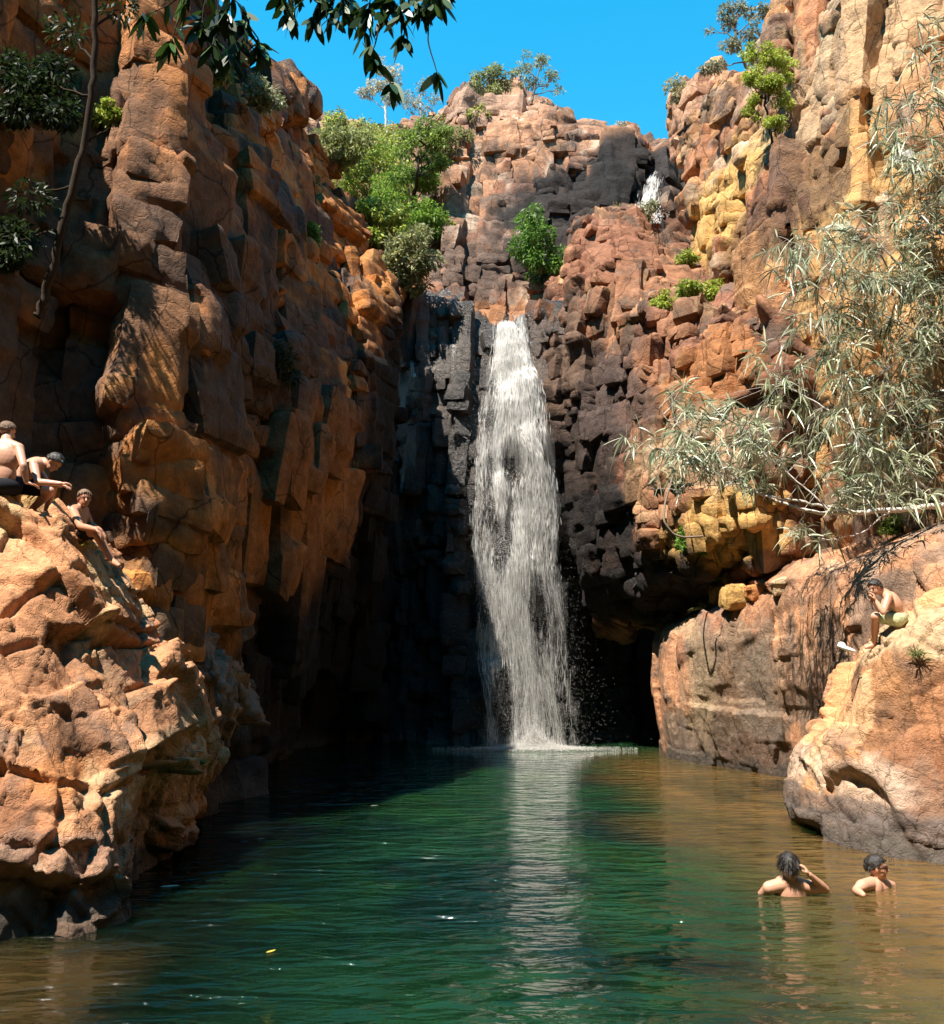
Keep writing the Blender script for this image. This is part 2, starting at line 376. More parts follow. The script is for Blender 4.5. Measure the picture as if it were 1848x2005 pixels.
def rock_mat(name, rough=0.85, spec=0.25, bump=0.6, scale=6.0, wet=False):
    m, t, out = newmat(name); n = t.nodes; L = t.links
    b = n.new('ShaderNodeBsdfPrincipled'); at_ = n.new('ShaderNodeAttribute'); at_.attribute_name = 'Col'
    geo = n.new('ShaderNodeNewGeometry')
    n1 = n.new('ShaderNodeTexNoise'); n1.inputs['Scale'].default_value = scale; n1.inputs['Detail'].default_value = 9; n1.inputs['Roughness'].default_value = 0.68
    mp = n.new('ShaderNodeMapRange'); mp.inputs['From Min'].default_value = 0.25; mp.inputs['From Max'].default_value = 0.75
    mp.inputs['To Min'].default_value = 0.55; mp.inputs['To Max'].default_value = 1.4
    mul = n.new('ShaderNodeMix'); mul.data_type = 'RGBA'; mul.blend_type = 'MULTIPLY'; mul.inputs['Factor'].default_value = 1
    L.new(geo.outputs['Position'], n1.inputs['Vector']); L.new(n1.outputs['Fac'], mp.inputs['Value'])
    L.new(at_.outputs['Color'], mul.inputs['A']); L.new(mp.outputs['Result'], mul.inputs['B'])
    # crack lines
    v = n.new('ShaderNodeTexVoronoi'); v.feature = 'DISTANCE_TO_EDGE'; v.inputs['Scale'].default_value = scale * 0.25
    nz = n.new('ShaderNodeTexNoise'); nz.inputs['Scale'].default_value = scale * 0.35; nz.inputs['Detail'].default_value = 5
    wadd = n.new('ShaderNodeVectorMath'); wadd.operation = 'MULTIPLY_ADD'; wadd.inputs[1].default_value = (0.9, 0.9, 0.9)
    L.new(geo.outputs['Position'], nz.inputs['Vector']); L.new(nz.outputs['Color'], wadd.inputs[0]); L.new(geo.outputs['Position'], wadd.inputs[2])
    L.new(wadd.outputs[0], v.inputs['Vector'])
    cm = n.new('ShaderNodeMapRange'); cm.inputs['From Min'].default_value = 0.0; cm.inputs['From Max'].default_value = 0.035
    L.new(v.outputs['Distance'], cm.inputs['Value'])
    n2 = n.new('ShaderNodeTexNoise'); n2.inputs['Scale'].default_value = scale * 3; n2.inputs['Detail'].default_value = 8; n2.inputs['Roughness'].default_value = 0.7
    L.new(geo.outputs['Position'], n2.inputs['Vector'])
    ad = n.new('ShaderNodeMath'); ad.operation = 'MULTIPLY_ADD'; ad.inputs[1].default_value = 0.35
    L.new(cm.outputs['Result'], ad.inputs[0]); L.new(n2.outputs['Fac'], ad.inputs[2])
    ad2 = n.new('ShaderNodeMath'); ad2.operation = 'MULTIPLY_ADD'; ad2.inputs[1].default_value = 1.6
    L.new(n1.outputs['Fac'], ad2.inputs[0]); L.new(ad.outputs[0], ad2.inputs[2])
    bp = n.new('ShaderNodeBump'); bp.inputs['Strength'].default_value = bump; bp.inputs['Distance'].default_value = 0.06
    L.new(ad2.outputs[0], bp.inputs['Height']); L.new(bp.outputs[0], b.inputs['Normal'])
    v2 = n.new('ShaderNodeTexVoronoi'); v2.feature = 'DISTANCE_TO_EDGE'; v2.inputs['Scale'].default_value = scale * 0.13
    sc_ = n.new('ShaderNodeVectorMath'); sc_.operation = 'MULTIPLY'; sc_.inputs[1].default_value = (1.3, 1.3, 0.7); wa2 = n.new('ShaderNodeVectorMath'); wa2.operation = 'MULTIPLY_ADD'; wa2.inputs[1].default_value = (0.28, 0.28, 0.28); L.new(nz.outputs['Color'], wa2.inputs[0]); L.new(geo.outputs['Position'], wa2.inputs[2]); L.new(wa2.outputs[0], sc_.inputs[0]); L.new(sc_.outputs[0], v2.inputs['Vector'])
    c2 = n.new('ShaderNodeMapRange'); c2.inputs['From Min'].default_value = 0.004; c2.inputs['From Max'].default_value = 0.016; c2.inputs['To Min'].default_value = 0.58 if scale > 7 else 0.4; L.new(v2.outputs['Distance'], c2.inputs['Value'])
    mul2 = n.new('ShaderNodeMix'); mul2.data_type = 'RGBA'; mul2.blend_type = 'MULTIPLY'; mul2.inputs['Factor'].default_value = 1
    L.new(mul.outputs['Result'], mul2.inputs['A']); L.new(c2.outputs['Result'], mul2.inputs['B']); L.new(mul2.outputs['Result'], b.inputs['Base Color'])
    b.inputs['Roughness'].default_value = rough; b.inputs['Specular IOR Level'].default_value = spec
    if wet:
        rr = n.new('ShaderNodeMapRange'); rr.inputs['To Min'].default_value = 0.12; rr.inputs['To Max'].default_value = 0.6
        L.new(n1.outputs['Fac'], rr.inputs['Value']); L.new(rr.outputs['Result'], b.inputs['Roughness'])
    L.new(b.outputs[0], out.inputs[0]); return m

M_ROCK = rock_mat('sandstone'); M_ROCKN = rock_mat('sandstone_near', scale=9.0, bump=0.7)
M_WET = rock_mat('wet_black_rock', spec=0.6, wet=True, bump=0.9)

def leaf_mat(name, rough=0.5, trans=0.3, spec=0.4):
    m, t, out = newmat(name); n = t.nodes; L = t.links
    b = n.new('ShaderNodeBsdfPrincipled'); a = n.new('ShaderNodeAttribute'); a.attribute_name = 'Col'
    b.inputs['Roughness'].default_value = rough; b.inputs['Specular IOR Level'].default_value = spec
    tr = n.new('ShaderNodeBsdfTranslucent'); mx = n.new('ShaderNodeMixShader'); mx.inputs[0].default_value = trans
    L.new(a.outputs['Color'], b.inputs['Base Color']); L.new(a.outputs['Color'], tr.inputs['Color'])
    L.new(b.outputs[0], mx.inputs[1]); L.new(tr.outputs[0], mx.inputs[2]); L.new(mx.outputs[0], out.inputs[0]); return m
M_LEAF = leaf_mat('foliage', 0.5, 0.42, 0.35); M_LEAFG = leaf_mat('glossy_leaf', 0.42, 0.2, 0.35)

def plain_mat(name, col, rough=0.6, spec=0.3, noise=0.25, scale=20, sss=0.0, bump=0.2):
    m, t, out = newmat(name); n = t.nodes; L = t.links
    b = n.new('ShaderNodeBsdfPrincipled'); tx = n.new('ShaderNodeTexNoise'); tx.inputs['Scale'].default_value = scale; tx.inputs['Detail'].default_value = 6
    geo = n.new('ShaderNodeNewGeometry'); L.new(geo.outputs['Position'], tx.inputs['Vector'])
    cr_ = n.new('ShaderNodeMix'); cr_.data_type = 'RGBA'
    cr_.inputs['A'].default_value = (*[c * (1 - noise) for c in col], 1); cr_.inputs['B'].default_value = (*[min(1, c * (1 + noise)) for c in col], 1)
    L.new(tx.outputs['Fac'], cr_.inputs['Factor']); L.new(cr_.outputs['Result'], b.inputs['Base Color'])
    bp = n.new('ShaderNodeBump'); bp.inputs['Strength'].default_value = bump; bp.inputs['Distance'].default_value = 0.01
    L.new(tx.outputs['Fac'], bp.inputs['Height']); L.new(bp.outputs[0], b.inputs['Normal'])
    b.inputs['Roughness'].default_value = rough; b.inputs['Specular IOR Level'].default_value = spec
    L.new(b.outputs[0], out.inputs[0]); return m
M_BARKD = plain_mat('dark_bark', (0.05, 0.035, 0.025), 0.9, 0.1, 0.5, 30)
M_BARKW = plain_mat('white_bark', (0.55, 0.50, 0.44), 0.8, 0.2, 0.35, 25)
M_BARKG = plain_mat('grey_bark', (0.22, 0.17, 0.13), 0.9, 0.1, 0.4, 25)
M_SKIN = plain_mat('skin', (0.50, 0.235, 0.14), 0.42, 0.4, 0.15, 30, bump=0.05)
M_SKINP = plain_mat('pale_skin', (0.60, 0.315, 0.205), 0.4, 0.45, 0.15, 30, bump=0.05)
M_HAIRD = plain_mat('dark_hair', (0.022, 0.017, 0.014), 0.35, 0.5, 0.5, 120, bump=0.8)
M_HAIRL = plain_mat('light_brown_hair', (0.22, 0.14, 0.09), 0.6, 0.3, 0.4, 120, bump=0.8)
M_CLOTHB = plain_mat('black_cloth', (0.02, 0.02, 0.025), 0.9, 0.1, 0.3, 60)
M_CLOTHP = plain_mat('patterned_cloth', (0.40, 0.42, 0.24), 0.9, 0.1, 0.95, 22)
M_WHITE = plain_mat('white_plastic', (0.8, 0.8, 0.78), 0.5, 0.4, 0.05, 20)
M_DARKP = plain_mat('dark_plastic', (0.02, 0.01, 0.01), 0.2, 0.6, 0.1, 20)
M_EYE = plain_mat('eye_dark', (0.03, 0.02, 0.02), 0.3, 0.5, 0.1, 20)
M_BRONZE = plain_mat('amber_glass', (0.35, 0.16, 0.03), 0.2, 0.6, 0.2, 20)

# ------------------------------------------------------------------ rock masses
def column(*pts): return [at(*p) for p in pts]

# left cliff: columns run from off-frame left to the corner beside the fall; points bottom -> top -> back of the plateau
LC = []
def lc(pts): LC.append(column(*pts))
#        base under water      waterline            lower                mid                   upper                  top edge             behind
lc([(-1500,1900,9.5),(-1500,1650,9.5),(-1450,1300,9.5),(-1450,900,9.5),(-1450,400,9.8),(-1450,-450,10.5),(-1450,-600,18)])
lc([(-560,1900,9.7),(-560,1700,9.7),(-560,1300,9.7),(-540,900,9.7),(-540,400,9.8),(-520,-60,10.2),(-560,-300,16)])
lc([(-300,1900,10.6),(-300,1680,10.6),(-300,1300,10.6),(-300,900,10.6),(-280,400,10.8),(-270,-420,11.2),(-300,-600,17)])
lc([(-130,1800,11.5),(-130,1620,11.5),(-130,1300,11.4),(-130,900,11.4),(-125,400,11.5),(-110,-380,12.0),(-90,-560,19)])
lc([(60,1760,13.0),(60,1600,13.0),(50,1300,12.8),(40,900,12.6),(50,400,13.3),(90,-280,14.2),(100,-420,20)])
lc([(230,1700,13.6),(230,1590,13.6),(220,1300,13.0),(210,900,12.9),(210,420,13.6),(250,-250,14.8),(270,-350,22)])
lc([(350,1680,15.4),(350,1580,15.4),(350,1280,14.2),(360,900,13.6),(335,420,14.2),(335,-170,15.6),(370,-220,24)])
lc([(430,1620,18.6),(430,1550,18.6),(445,1250,16.6),(450,850,15.6),(400,400,15.7),(322,40,16.6),(410,-20,25)])
lc([(480,1600,22),(480,1530,22),(500,1250,18.8),(515,850,17.0),(462,450,17.2),(352,190,18.2),(470,110,27)])
lc([(530,1570,25.0),(530,1510,25.0),(555,1220,21.0),(585,850,18.6),(525,500,18.6),(448,245,19.6),(580,180,28)])
lc([(580,1560,28.0),(580,1500,28.0),(610,1200,23.2),(655,850,20.2),(580,560,20.2),(525,355,21.4),(630,310,30)])
lc([(640,1540,30.0),(640,1490,30.0),(660,1160,25.0),(680,850,21.8),(640,620,21.8),(618,460,22.8),(710,415,31)])
lc([(690,1520,30.0),(690,1480,30.0),(685,1140,26.2),(715,900,23.3),(700,700,23.2),(690,562,24.2),(785,515,32)])
lc([(740,1510,31.0),(740,1475,31.0),(725,1130,27.5),(735,900,25.4),(748,720,25.1),(745,600,25.9),(800,580,32)])
lc([(800,1500,32.0),(800,1472,32.0),(780,1130,30.0),(782,900,28.6),(790,760,28.0),(788,645,28.0),(830,620,33)])
LAY_BIG = [(2.6,2.6,3.6,0.75,0.30,0.30,0.10),(1.0,1.0,1.7,0.30,0.28,0.14,0.12),(0.38,0.38,0.55,0.09,0.22,0.05,0.14)]
LAY_LEFT = [(2.0,2.0,4.8,0.42,0.14,0.36,0.05),(0.8,0.8,1.5,0.15,0.13,0.14,0.06),(0.33,0.33,0.5,0.035,0.10,0.03,0.09)]
def sb(px,py,Y,rx,rz,col,amt,rough=0.5,ry=4.0): return (at(px,py,Y),(rx,ry,rz),col,amt,rough)
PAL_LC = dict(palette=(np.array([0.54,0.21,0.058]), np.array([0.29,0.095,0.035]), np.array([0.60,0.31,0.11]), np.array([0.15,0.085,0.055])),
     stains_and_shade=[sb(330,250,15,1.9,4.0,ORNG*0.95,0.75,0.5), sb(420,640,16,3.6,3.4,np.array([0.12,0.075,0.052]),0.75,0.9,6), sb(800,1020,26.5,1.9,6.5,BLACK,0.97,0.25,5), sb(760,1260,27,3.2,5.2,BLACK,0.97,0.25,9), sb(590,1370,22,2.4,3.4,BLACK,0.96,0.3,7), sb(560,760,18,1.6,1.8,np.array([0.10,0.065,0.05]),0.7,0.9,5), sb(120,800,13,1.4,1.3,np.array([0.10,0.075,0.06]),0.7,0.6),  # BLACK entries paint the deep shade of the recess beside the fall
             sb(620,970,20,2.6,2.0,ORNG*0.75,0.6,0.5), sb(560,1100,19,1.8,1.4,ORNG*0.65,0.5,0.5), sb(640,1370,25,4.6,3.6,BLACK,0.97,0.3,9), sb(480,1480,20,2.2,1.6,BLACK*2,0.85,0.4,6), sb(790,820,27,0.9,5.0,BLACK,0.9,0.3)])  # BLACK here also puts shade into the colour of the cliff foot
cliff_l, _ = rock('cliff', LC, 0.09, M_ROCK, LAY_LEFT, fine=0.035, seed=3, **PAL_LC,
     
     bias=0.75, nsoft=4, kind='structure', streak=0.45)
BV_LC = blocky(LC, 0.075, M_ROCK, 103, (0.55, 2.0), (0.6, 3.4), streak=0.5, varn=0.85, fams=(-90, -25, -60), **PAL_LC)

# wall behind the fall
BW = []
def bw(pts): BW.append(column(*pts))
bw([(560,1540,31.5),(560,1472,31.5),(590,1250,31.5),(620,1000,31),(640,800,31),(700,620,31.5),(720,560,36),(720,540,39)])
bw([(700,1540,30.8),(700,1472,30.8),(720,1250,30.8),(740,1000,30),(760,800,29.5),(790,605,29.5),(790,570,34),(790,555,38)])
bw([(800,1530,29.6),(800,1470,29.6),(805,1250,29.6),(820,1000,29),(830,800,28.6),(835,592,28.9),(840,575,33),(850,560,38)])
bw([(880,1530,28.6),(880,1468,28.6),(880,1250,28.6),(885,1000,28.1),(890,800,28.1),(895,600,28.7),(890,580,32),(900,560,38)])
bw([(960,1530,28.2),(960,1467,28.2),(960,1250,28.2),(955,1000,27.7),(960,800,27.9),(965,652,28.7),(965,640,32),(965,610,38)])
bw([(1020,1530,28.3),(1020,1467,28.3),(1020,1250,28.1),(1010,1000,27.6),(1005,800,27.9),(1005,645,28.8),(1005,632,33),(1005,605,38)])
bw([(1080,1530,28.6),(1080,1467,28.6),(1080,1250,28.4),(1070,1000,27.6),(1065,800,27.6),(1060,620,28.3),(1062,600,32),(1065,590,38)])
bw([(1160,1530,29.6),(1160,1466,29.6),(1150,1250,29.4),(1130,1000,28.0),(1120,800,27.4),(1110,600,28.0),(1110,570,32),(1110,560,38)])
bw([(1260,1530,30.6),(1260,1466,30.6),(1250,1250,30.6),(1230,1000,29.4),(1220,800,28.4),(1210,560,28.6),(1210,530,33),(1210,520,38)])
bw([(1380,1530,31),(1380,1466,31),(1370,1250,31),(1350,1000,30.4),(1340,800,29.6),(1330,560,29.6),(1330,530,34),(1330,520,38)])
LAY_BACK = [(1.5,1.5,2.8,0.32,0.14,0.18,0.07),(0.55,0.55,1.2,0.13,0.16,0.10,0.1),(0.22,0.22,0.42,0.045,0.16,0.035,0.14)]
PAL_BW = dict(palette=(np.array([0.032,0.024,0.020]), np.array([0.06,0.040,0.030]), np.array([0.12,0.085,0.06]), np.array([0.03,0.025,0.022])),
     stains_and_shade=[sb(940,1350,29,9,4.6,BLACK*0.8,0.95,0.3,8), sb(850,640,29,0.9,0.9,BROWN,0.7,0.5), sb(880,700,29,1.0,1.6,np.array([0.14,0.115,0.095]),0.6,0.7), sb(1080,760,28,0.9,2.4,np.array([0.12,0.07,0.045]),0.6,0.7), sb(960,590,32,2.5,0.5,ORNG*0.7,0.8,0.4,6)])
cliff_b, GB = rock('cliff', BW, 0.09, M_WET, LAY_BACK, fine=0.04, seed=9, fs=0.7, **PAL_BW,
     
     bias=0.55, nsoft=4, kind='structure', streak=0.3)
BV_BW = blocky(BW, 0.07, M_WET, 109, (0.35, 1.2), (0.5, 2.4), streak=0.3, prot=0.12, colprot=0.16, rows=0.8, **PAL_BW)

# right middle buttress beside the fall: ends below in an overhang
CM = []
def cm(pts): CM.append(column(*pts))
cm([(1120,1180,31),(1085,1060,29.5),(1072,960,28.3),(1068,820,27.6),(1060,700,27.7),(1058,615,28.3),(1075,585,31),(1090,560,36)])
cm([(1160,1230,30),(1130,1130,27.6),(1115,1020,26.7),(1105,850,26.5),(1100,700,26.9),(1095,575,27.9),(1110,540,31),(1120,520,36)])
cm([(1210,1240,28.6),(1185,1168,25.9),(1165,1030,25.3),(1160,850,25.4),(1155,680,25.9),(1140,455,27.5),(1150,430,31),(1160,410,36)])
cm([(1270,1220,27.5),(1250,1145,24.5),(1230,1020,23.9),(1225,850,24.2),(1220,660,24.8),(1210,430,27.0),(1220,410,31),(1230,390,36)])
cm([(1330,1200,26),(1320,1110,23),(1300,1000,22.4),(1300,850,22.8),(1300,690,23.4),(1285,520,26.0),(1290,470,31),(1300,440,36)])
cm([(1390,1180,25),(1395,1085,21.6),(1380,980,21),(1380,850,21.4),(1380,690,21.8),(1370,580,24.0),(1370,520,28),(1370,500,36)])
cm([(1470,1180,23.5),(1470,1075,20.2),(1460,960,19.6),(1460,830,19.9),(1460,690,20.2),(1450,600,21.8),(1450,580,26),(1450,560,34)])
cm([(1540,1180,22.5),(1545,1090,19.8),(1545,960,19.2),(1540,830,19.1),(1540,700,19.2),(1530,600,20.2),(1530,585,24),(1530,575,34)])
cm([(1600,1180,22.5),(1600,1100,21),(1600,960,20.2),(1600,830,20),(1600,700,20),(1590,600,20.8),(1590,585,24),(1590,575,34)])
PAL_CM = dict(palette=(np.array([0.34,0.155,0.08]), np.array([0.22,0.095,0.055]), np.array([0.52,0.30,0.15]), np.array([0.13,0.09,0.065])),
     stains_and_shade=[sb(1110,900,27,1.9,4.4,np.array([0.030,0.022,0.019]),0.94,0.6,5), sb(1150,1080,26,1.5,2.2,BLACK,0.9,0.6,4), sb(1230,1165,25,2.4,0.9,BLACK,0.95,0.4,5), sb(1330,1120,24,2.2,0.5,BLACK*2,0.9,0.3,5), sb(1110,720,27,1.2,1.9,np.array([0.17,0.10,0.065]),0.6,0.7), sb(1190,800,25,1.1,1.8,np.array([0.09,0.06,0.05]),0.8,0.8),  # BLACK along the overhang paints in the shade of the cave
             sb(1430,1020,20,1.4,0.9,YEL,0.8,0.5), sb(1360,900,22,1.2,1.2,PALE*0.95,0.5,0.8), sb(1400,720,21,1.0,1.2,ORNG*0.8,0.7,0.6), sb(1190,500,27,1.4,1.4,np.array([0.30,0.13,0.075]),0.8,0.5)])
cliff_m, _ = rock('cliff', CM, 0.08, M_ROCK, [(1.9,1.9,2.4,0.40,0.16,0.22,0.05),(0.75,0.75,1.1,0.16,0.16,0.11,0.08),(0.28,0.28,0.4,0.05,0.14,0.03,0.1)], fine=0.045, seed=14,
     **PAL_CM,
     
     bias=0.55, nsoft=4, kind='structure', streak=0.3)
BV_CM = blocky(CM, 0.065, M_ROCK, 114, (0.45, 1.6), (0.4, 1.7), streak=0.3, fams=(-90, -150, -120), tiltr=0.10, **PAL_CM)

# upper back cliff (above the lip)
UC = []
def uc(pts): UC.append(column(*pts))
uc([(470,640,38),(480,520,39),(500,420,40),(520,330,41.5),(540,260,43),(540,235,50)])
uc([(590,640,37.5),(590,540,38.5),(600,440,39.5),(600,350,41),(600,262,42.5),(600,240,50)])
uc([(680,640,36.8),(680,540,38),(690,440,39.5),(690,340,41),(690,250,43),(690,232,50)])
uc([(770,640,36),(770,540,37),(780,440,39),(780,340,41.5),(780,262,43.5),(780,240,50)])
uc([(850,640,34.8),(850,540,35.8),(855,440,37.5),(860,330,39.5),(866,238,41),(866,215,50)])
uc([(905,640,34.3),(905,540,35.4),(905,440,36.8),(910,330,38.6),(915,200,40.2),(920,180,48)])
uc([(960,640,34),(960,540,35.1),(960,440,36.4),(970,320,38.2),(980,190,39.8),(980,165,48)])
uc([(1020,640,33.6),(1020,540,34.8),(1020,440,36),(1030,320,37.4),(1040,208,39),(1045,182,47)])
uc([(1080,640,33.4),(1080,540,34.4),(1085,440,35.4),(1090,340,36.8),(1095,230,38.5),(1100,220,47)])
uc([(1150,620,33.4),(1150,540,34.3),(1160,440,35.0),(1160,340,36.0),(1160,262,38),(1165,250,47)])
uc([(1210,620,33.4),(1210,540,34.2),(1215,440,34.8),(1220,340,35.6),(1225,262,37.2),(1230,252,46)])
uc([(1262,620,33.6),(1262,540,34.4),(1262,440,35.0),(1264,360,35.6),(1264,285,36.8),(1270,270,46)])
uc([(1300,620,34.4),(1300,540,35.4),(1300,450,36.2),(1302,400,36.8),(1300,325,38),(1305,312,46)])
uc([(1360,620,35.0),(1360,540,35.6),(1360,450,36.2),(1360,400,37),(1360,318,38.4),(1360,300,46)])
PAL_UC = dict(palette=(np.array([0.42,0.21,0.115]), np.array([0.26,0.115,0.065]), np.array([0.62,0.46,0.33]), np.array([0.18,0.13,0.10])),
     stains_and_shade=[sb(1110,390,35,3.6,2.8,BLACK,0.97,0.5,6), sb(1230,340,36,2.2,2.2,BLACK,0.97,0.3,6), sb(1250,430,35,1.6,1.6,BLACK,0.97,0.3,6), sb(1050,490,35,3.0,2.2,np.array([0.035,0.025,0.022]),0.93,0.7,5), sb(930,520,35,1.8,2.4,np.array([0.12,0.075,0.055]),0.8,0.9,5), sb(960,210,40,3.0,1.6,PINK*0.95,0.6,0.7,6),
             sb(980,610,34,3,0.6,ORNG*0.8,0.6,0.6,5), sb(1310,380,37,0.9,2.2,np.array([0.06,0.05,0.05]),0.8,0.4,5)])
cliff_u, _ = rock('cliff', UC, 0.12, M_ROCK, [(1.9,1.9,3.4,0.6,0.18,0.35,0.06),(0.8,0.8,1.5,0.24,0.18,0.16,0.08),(0.35,0.35,0.5,0.07,0.16,0.05,0.12)], fine=0.06, seed=21,
     **PAL_UC,
     
     bias=0.8, nsoft=4, kind='structure', streak=0.35)
BV_UC = blocky(UC, 0.10, M_ROCK, 121, (0.5, 1.6), (0.6, 2.6), streak=0.35, **PAL_UC)

# right upper cliff
RC = []
def rc(pts): RC.append(column(*pts))
rc([(1375,640,33),(1372,500,33.5),(1372,400,34),(1358,338,34.4),(1326,272,35.0),(1330,262,44)])
rc([(1380,640,30.5),(1375,500,31),(1372,400,31.6),(1355,300,32.4),(1325,205,33),(1328,198,42)])
rc([(1385,640,27),(1380,500,27.2),(1380,400,27.8),(1385,300,28.6),(1390,165,30),(1395,158,40)])
rc([(1440,640,24.5),(1440,500,24.6),(1440,400,25),(1440,300,25.6),(1450,165,27),(1455,155,38)])
rc([(1500,700,22.6),(1500,520,22.8),(1500,400,23),(1500,260,23.6),(1520,140,24.6),(1525,130,36)])
rc([(1545,900,20.4),(1545,640,20.6),(1545,420,21),(1560,200,21.8),(1570,-30,23),(1575,-60,34)])
rc([(1610,1140,20),(1610,850,19),(1610,560,19),(1610,250,20),(1625,-200,22),(1625,-240,34)])
rc([(1700,1130,18.4),(1700,850,17.6),(1700,560,17.6),(1700,250,18.6),(1690,-250,20.6),(1690,-300,32)])
rc([(1800,1120,17.2),(1800,850,16.5),(1800,560,16.5),(1800,250,17.5),(1800,-300,19.6),(1800,-360,30)])
rc([(1950,1120,16.0),(1950,850,15.4),(1950,560,15.4),(1950,250,16.4),(1950,-300,18.6),(1950,-360,30)])
rc([(2250,1120,14.0),(2250,850,14.0),(2250,560,14.2),(2250,250,15.2),(2250,-300,17.6),(2250,-360,30)])
PAL_RC = dict(palette=(np.array([0.60,0.31,0.14]), np.array([0.46,0.19,0.085]), np.array([0.74,0.54,0.35]), np.array([0.30,0.18,0.12])),
     stains_and_shade=[sb(1420,450,26,0.9,2.6,YEL*0.95,0.85,0.4), sb(1640,350,19,1.2,1.8,YEL*0.9,0.55,0.7), sb(1560,380,21,0.7,1.8,np.array([0.14,0.08,0.05]),0.75,0.7), sb(1480,500,23,0.5,1.8,np.array([0.14,0.07,0.05]),0.7,0.5),
             sb(1330,250,32,1.5,1.6,np.array([0.50,0.26,0.16]),0.8,0.4), sb(1320,340,32,0.7,0.9,BLACK*1.5,0.9,0.3), sb(1680,700,18,1.6,2.2,YEL*0.95,0.4,0.8), sb(1660,90,20,1.6,2.2,PALE,0.5,0.8)])
cliff_r, _ = rock('cliff', RC, 0.08, M_ROCK, [(1.3,1.3,5.0,0.42,0.14,0.32,0.05),(0.7,0.7,1.7,0.15,0.14,0.13,0.07),(0.3,0.3,0.45,0.025,0.12,0.03,0.1)], fine=0.04, seed=33,
     **PAL_RC,
     
     bias=1.15, nsoft=4, kind='structure', streak=0.3)
BV_RC = blocky(RC, 0.065, M_ROCK, 133, (0.45, 1.5), (0.7, 3.6), streak=0.3, fams=(-90, -140, -165), **PAL_RC)

# right foreground rock slab, back part
FB = []
def fb(pts): FB.append(column(*pts))
fb([(1380,1475,31),(1365,1380,31),(1365,1290,31),(1370,1240,31),(1380,1235,31),(1390,1230,32),(1400,1225,34)])
fb([(1300,1520,26.5),(1298,1462,26.5),(1278,1340,26.2),(1284,1260,26),(1298,1225,26),(1330,1200,27.5),(1380,1180,31)])
fb([(1345,1540,23.4),(1345,1490,23.4),(1325,1340,23.0),(1325,1265,22.9),(1340,1222,23.2),(1370,1175,26),(1400,1150,30)])
fb([(1440,1560,21.6),(1440,1508,21.6),(1425,1340,21.0),(1420,1240,20.9),(1425,1185,21.3),(1440,1150,24),(1450,1120,28)])
fb([(1530,1580,20.0),(1530,1522,20.0),(1520,1340,19.4),(1515,1230,19.3),(1515,1155,19.7),(1520,1120,22),(1530,1100,26)])
fb([(1620,1600,17.5),(1620,1545,17.5),(1620,1340,17.0),(1615,1220,17.0),(1600,1125,17.5),(1610,1085,20),(1610,1075,24)])
fb([(1720,1640,15.4),(1720,1580,15.4),(1720,1340,15.2),(1720,1210,15.2),(1710,1095,15.9),(1710,1055,18),(1710,1050,22)])
fb([(1850,1660,14.0),(1850,1600,14.0),(1850,1340,13.9),(1850,1200,13.9),(1840,1060,14.6),(1840,1015,16.5),(1840,1010,20)])
fb([(2100,1660,13),(2100,1600,13),(2100,1340,13),(2100,1200,13),(2100,1040,13.6),(2100,960,15.5),(2100,950,19)])
LAY_SLAB = [(3.4,3.4,3.8,0.07,0.05,0.04,0.02),(1.6,1.6,3.0,0.03,0.03,0.010,0.02),(0.35,0.35,0.5,0.010,0.05,0.004,0.08)]
slab, _ = rock('rock_slab', FB, 0.04, M_ROCKN, LAY_SLAB, fine=0.018, seed=41, nsoft=6, flat=0.12, fs=0.28, rnd=0.0,
     palette=(np.array([0.60,0.29,0.15]), np.array([0.52,0.22,0.11]), np.array([0.66,0.44,0.28]), np.array([0.36,0.25,0.18])),
     stains_and_shade=[sb(1400,1460,22,1.5,0.8,np.array([0.16,0.13,0.11]),0.7,0.6), sb(1420,1350,21,0.5,1.5,np.array([0.26,0.19,0.13]),0.7,0.7), sb(1350,1300,23,0.3,1.8,PALE*0.8,0.5,0.6), sb(1560,1350,18,0.4,1.4,np.array([0.25,0.19,0.14]),0.6,0.8)],
     label='long pale orange rock slab rising from the pool right of the waterfall', cat='rock slab', streak=0.55)

# right foreground boulder, front part
FF = []
def ff(pts): FF.append(column(*pts))
ff([(1760,1600,19),(1760,1520,18.5),(1760,1400,18),(1760,1330,17.5),(1760,1280,17),(1770,1250,17.5),(1780,1240,19)])
ff([(1600,1640,15.2),(1560,1540,15.4),(1590,1480,15.4),(1640,1400,14.8),(1662,1290,14.2),(1680,1262,14.8),(1730,1240,17)])
ff([(1590,1680,13.6),(1545,1578,13.6),(1570,1490,13.6),(1650,1440,13.4),(1685,1285,13.1),(1705,1242,13.6),(1750,1220,16)])
ff([(1655,1720,12.2),(1640,1632,12.3),(1655,1540,12.4),(1690,1440,12.5),(1725,1270,12.4),(1740,1224,12.9),(1770,1205,15)])
ff([(1745,1750,11.4),(1740,1660,11.5),(1745,1560,11.6),(1765,1430,11.8),(1780,1260,11.9),(1790,1205,12.4),(1810,1190,14.5)])
ff([(1850,1760,11.0),(1850,1672,11.1),(1850,1560,11.3),(1860,1420,11.5),(1865,1250,11.5),(1860,1186,12.0),(1870,1170,14)])
ff([(2150,1760,10.4),(2150,1690,10.5),(2150,1560,10.6),(2150,1420,10.8),(2150,1250,10.9),(2150,1130,11.4),(2150,1100,13.5)])
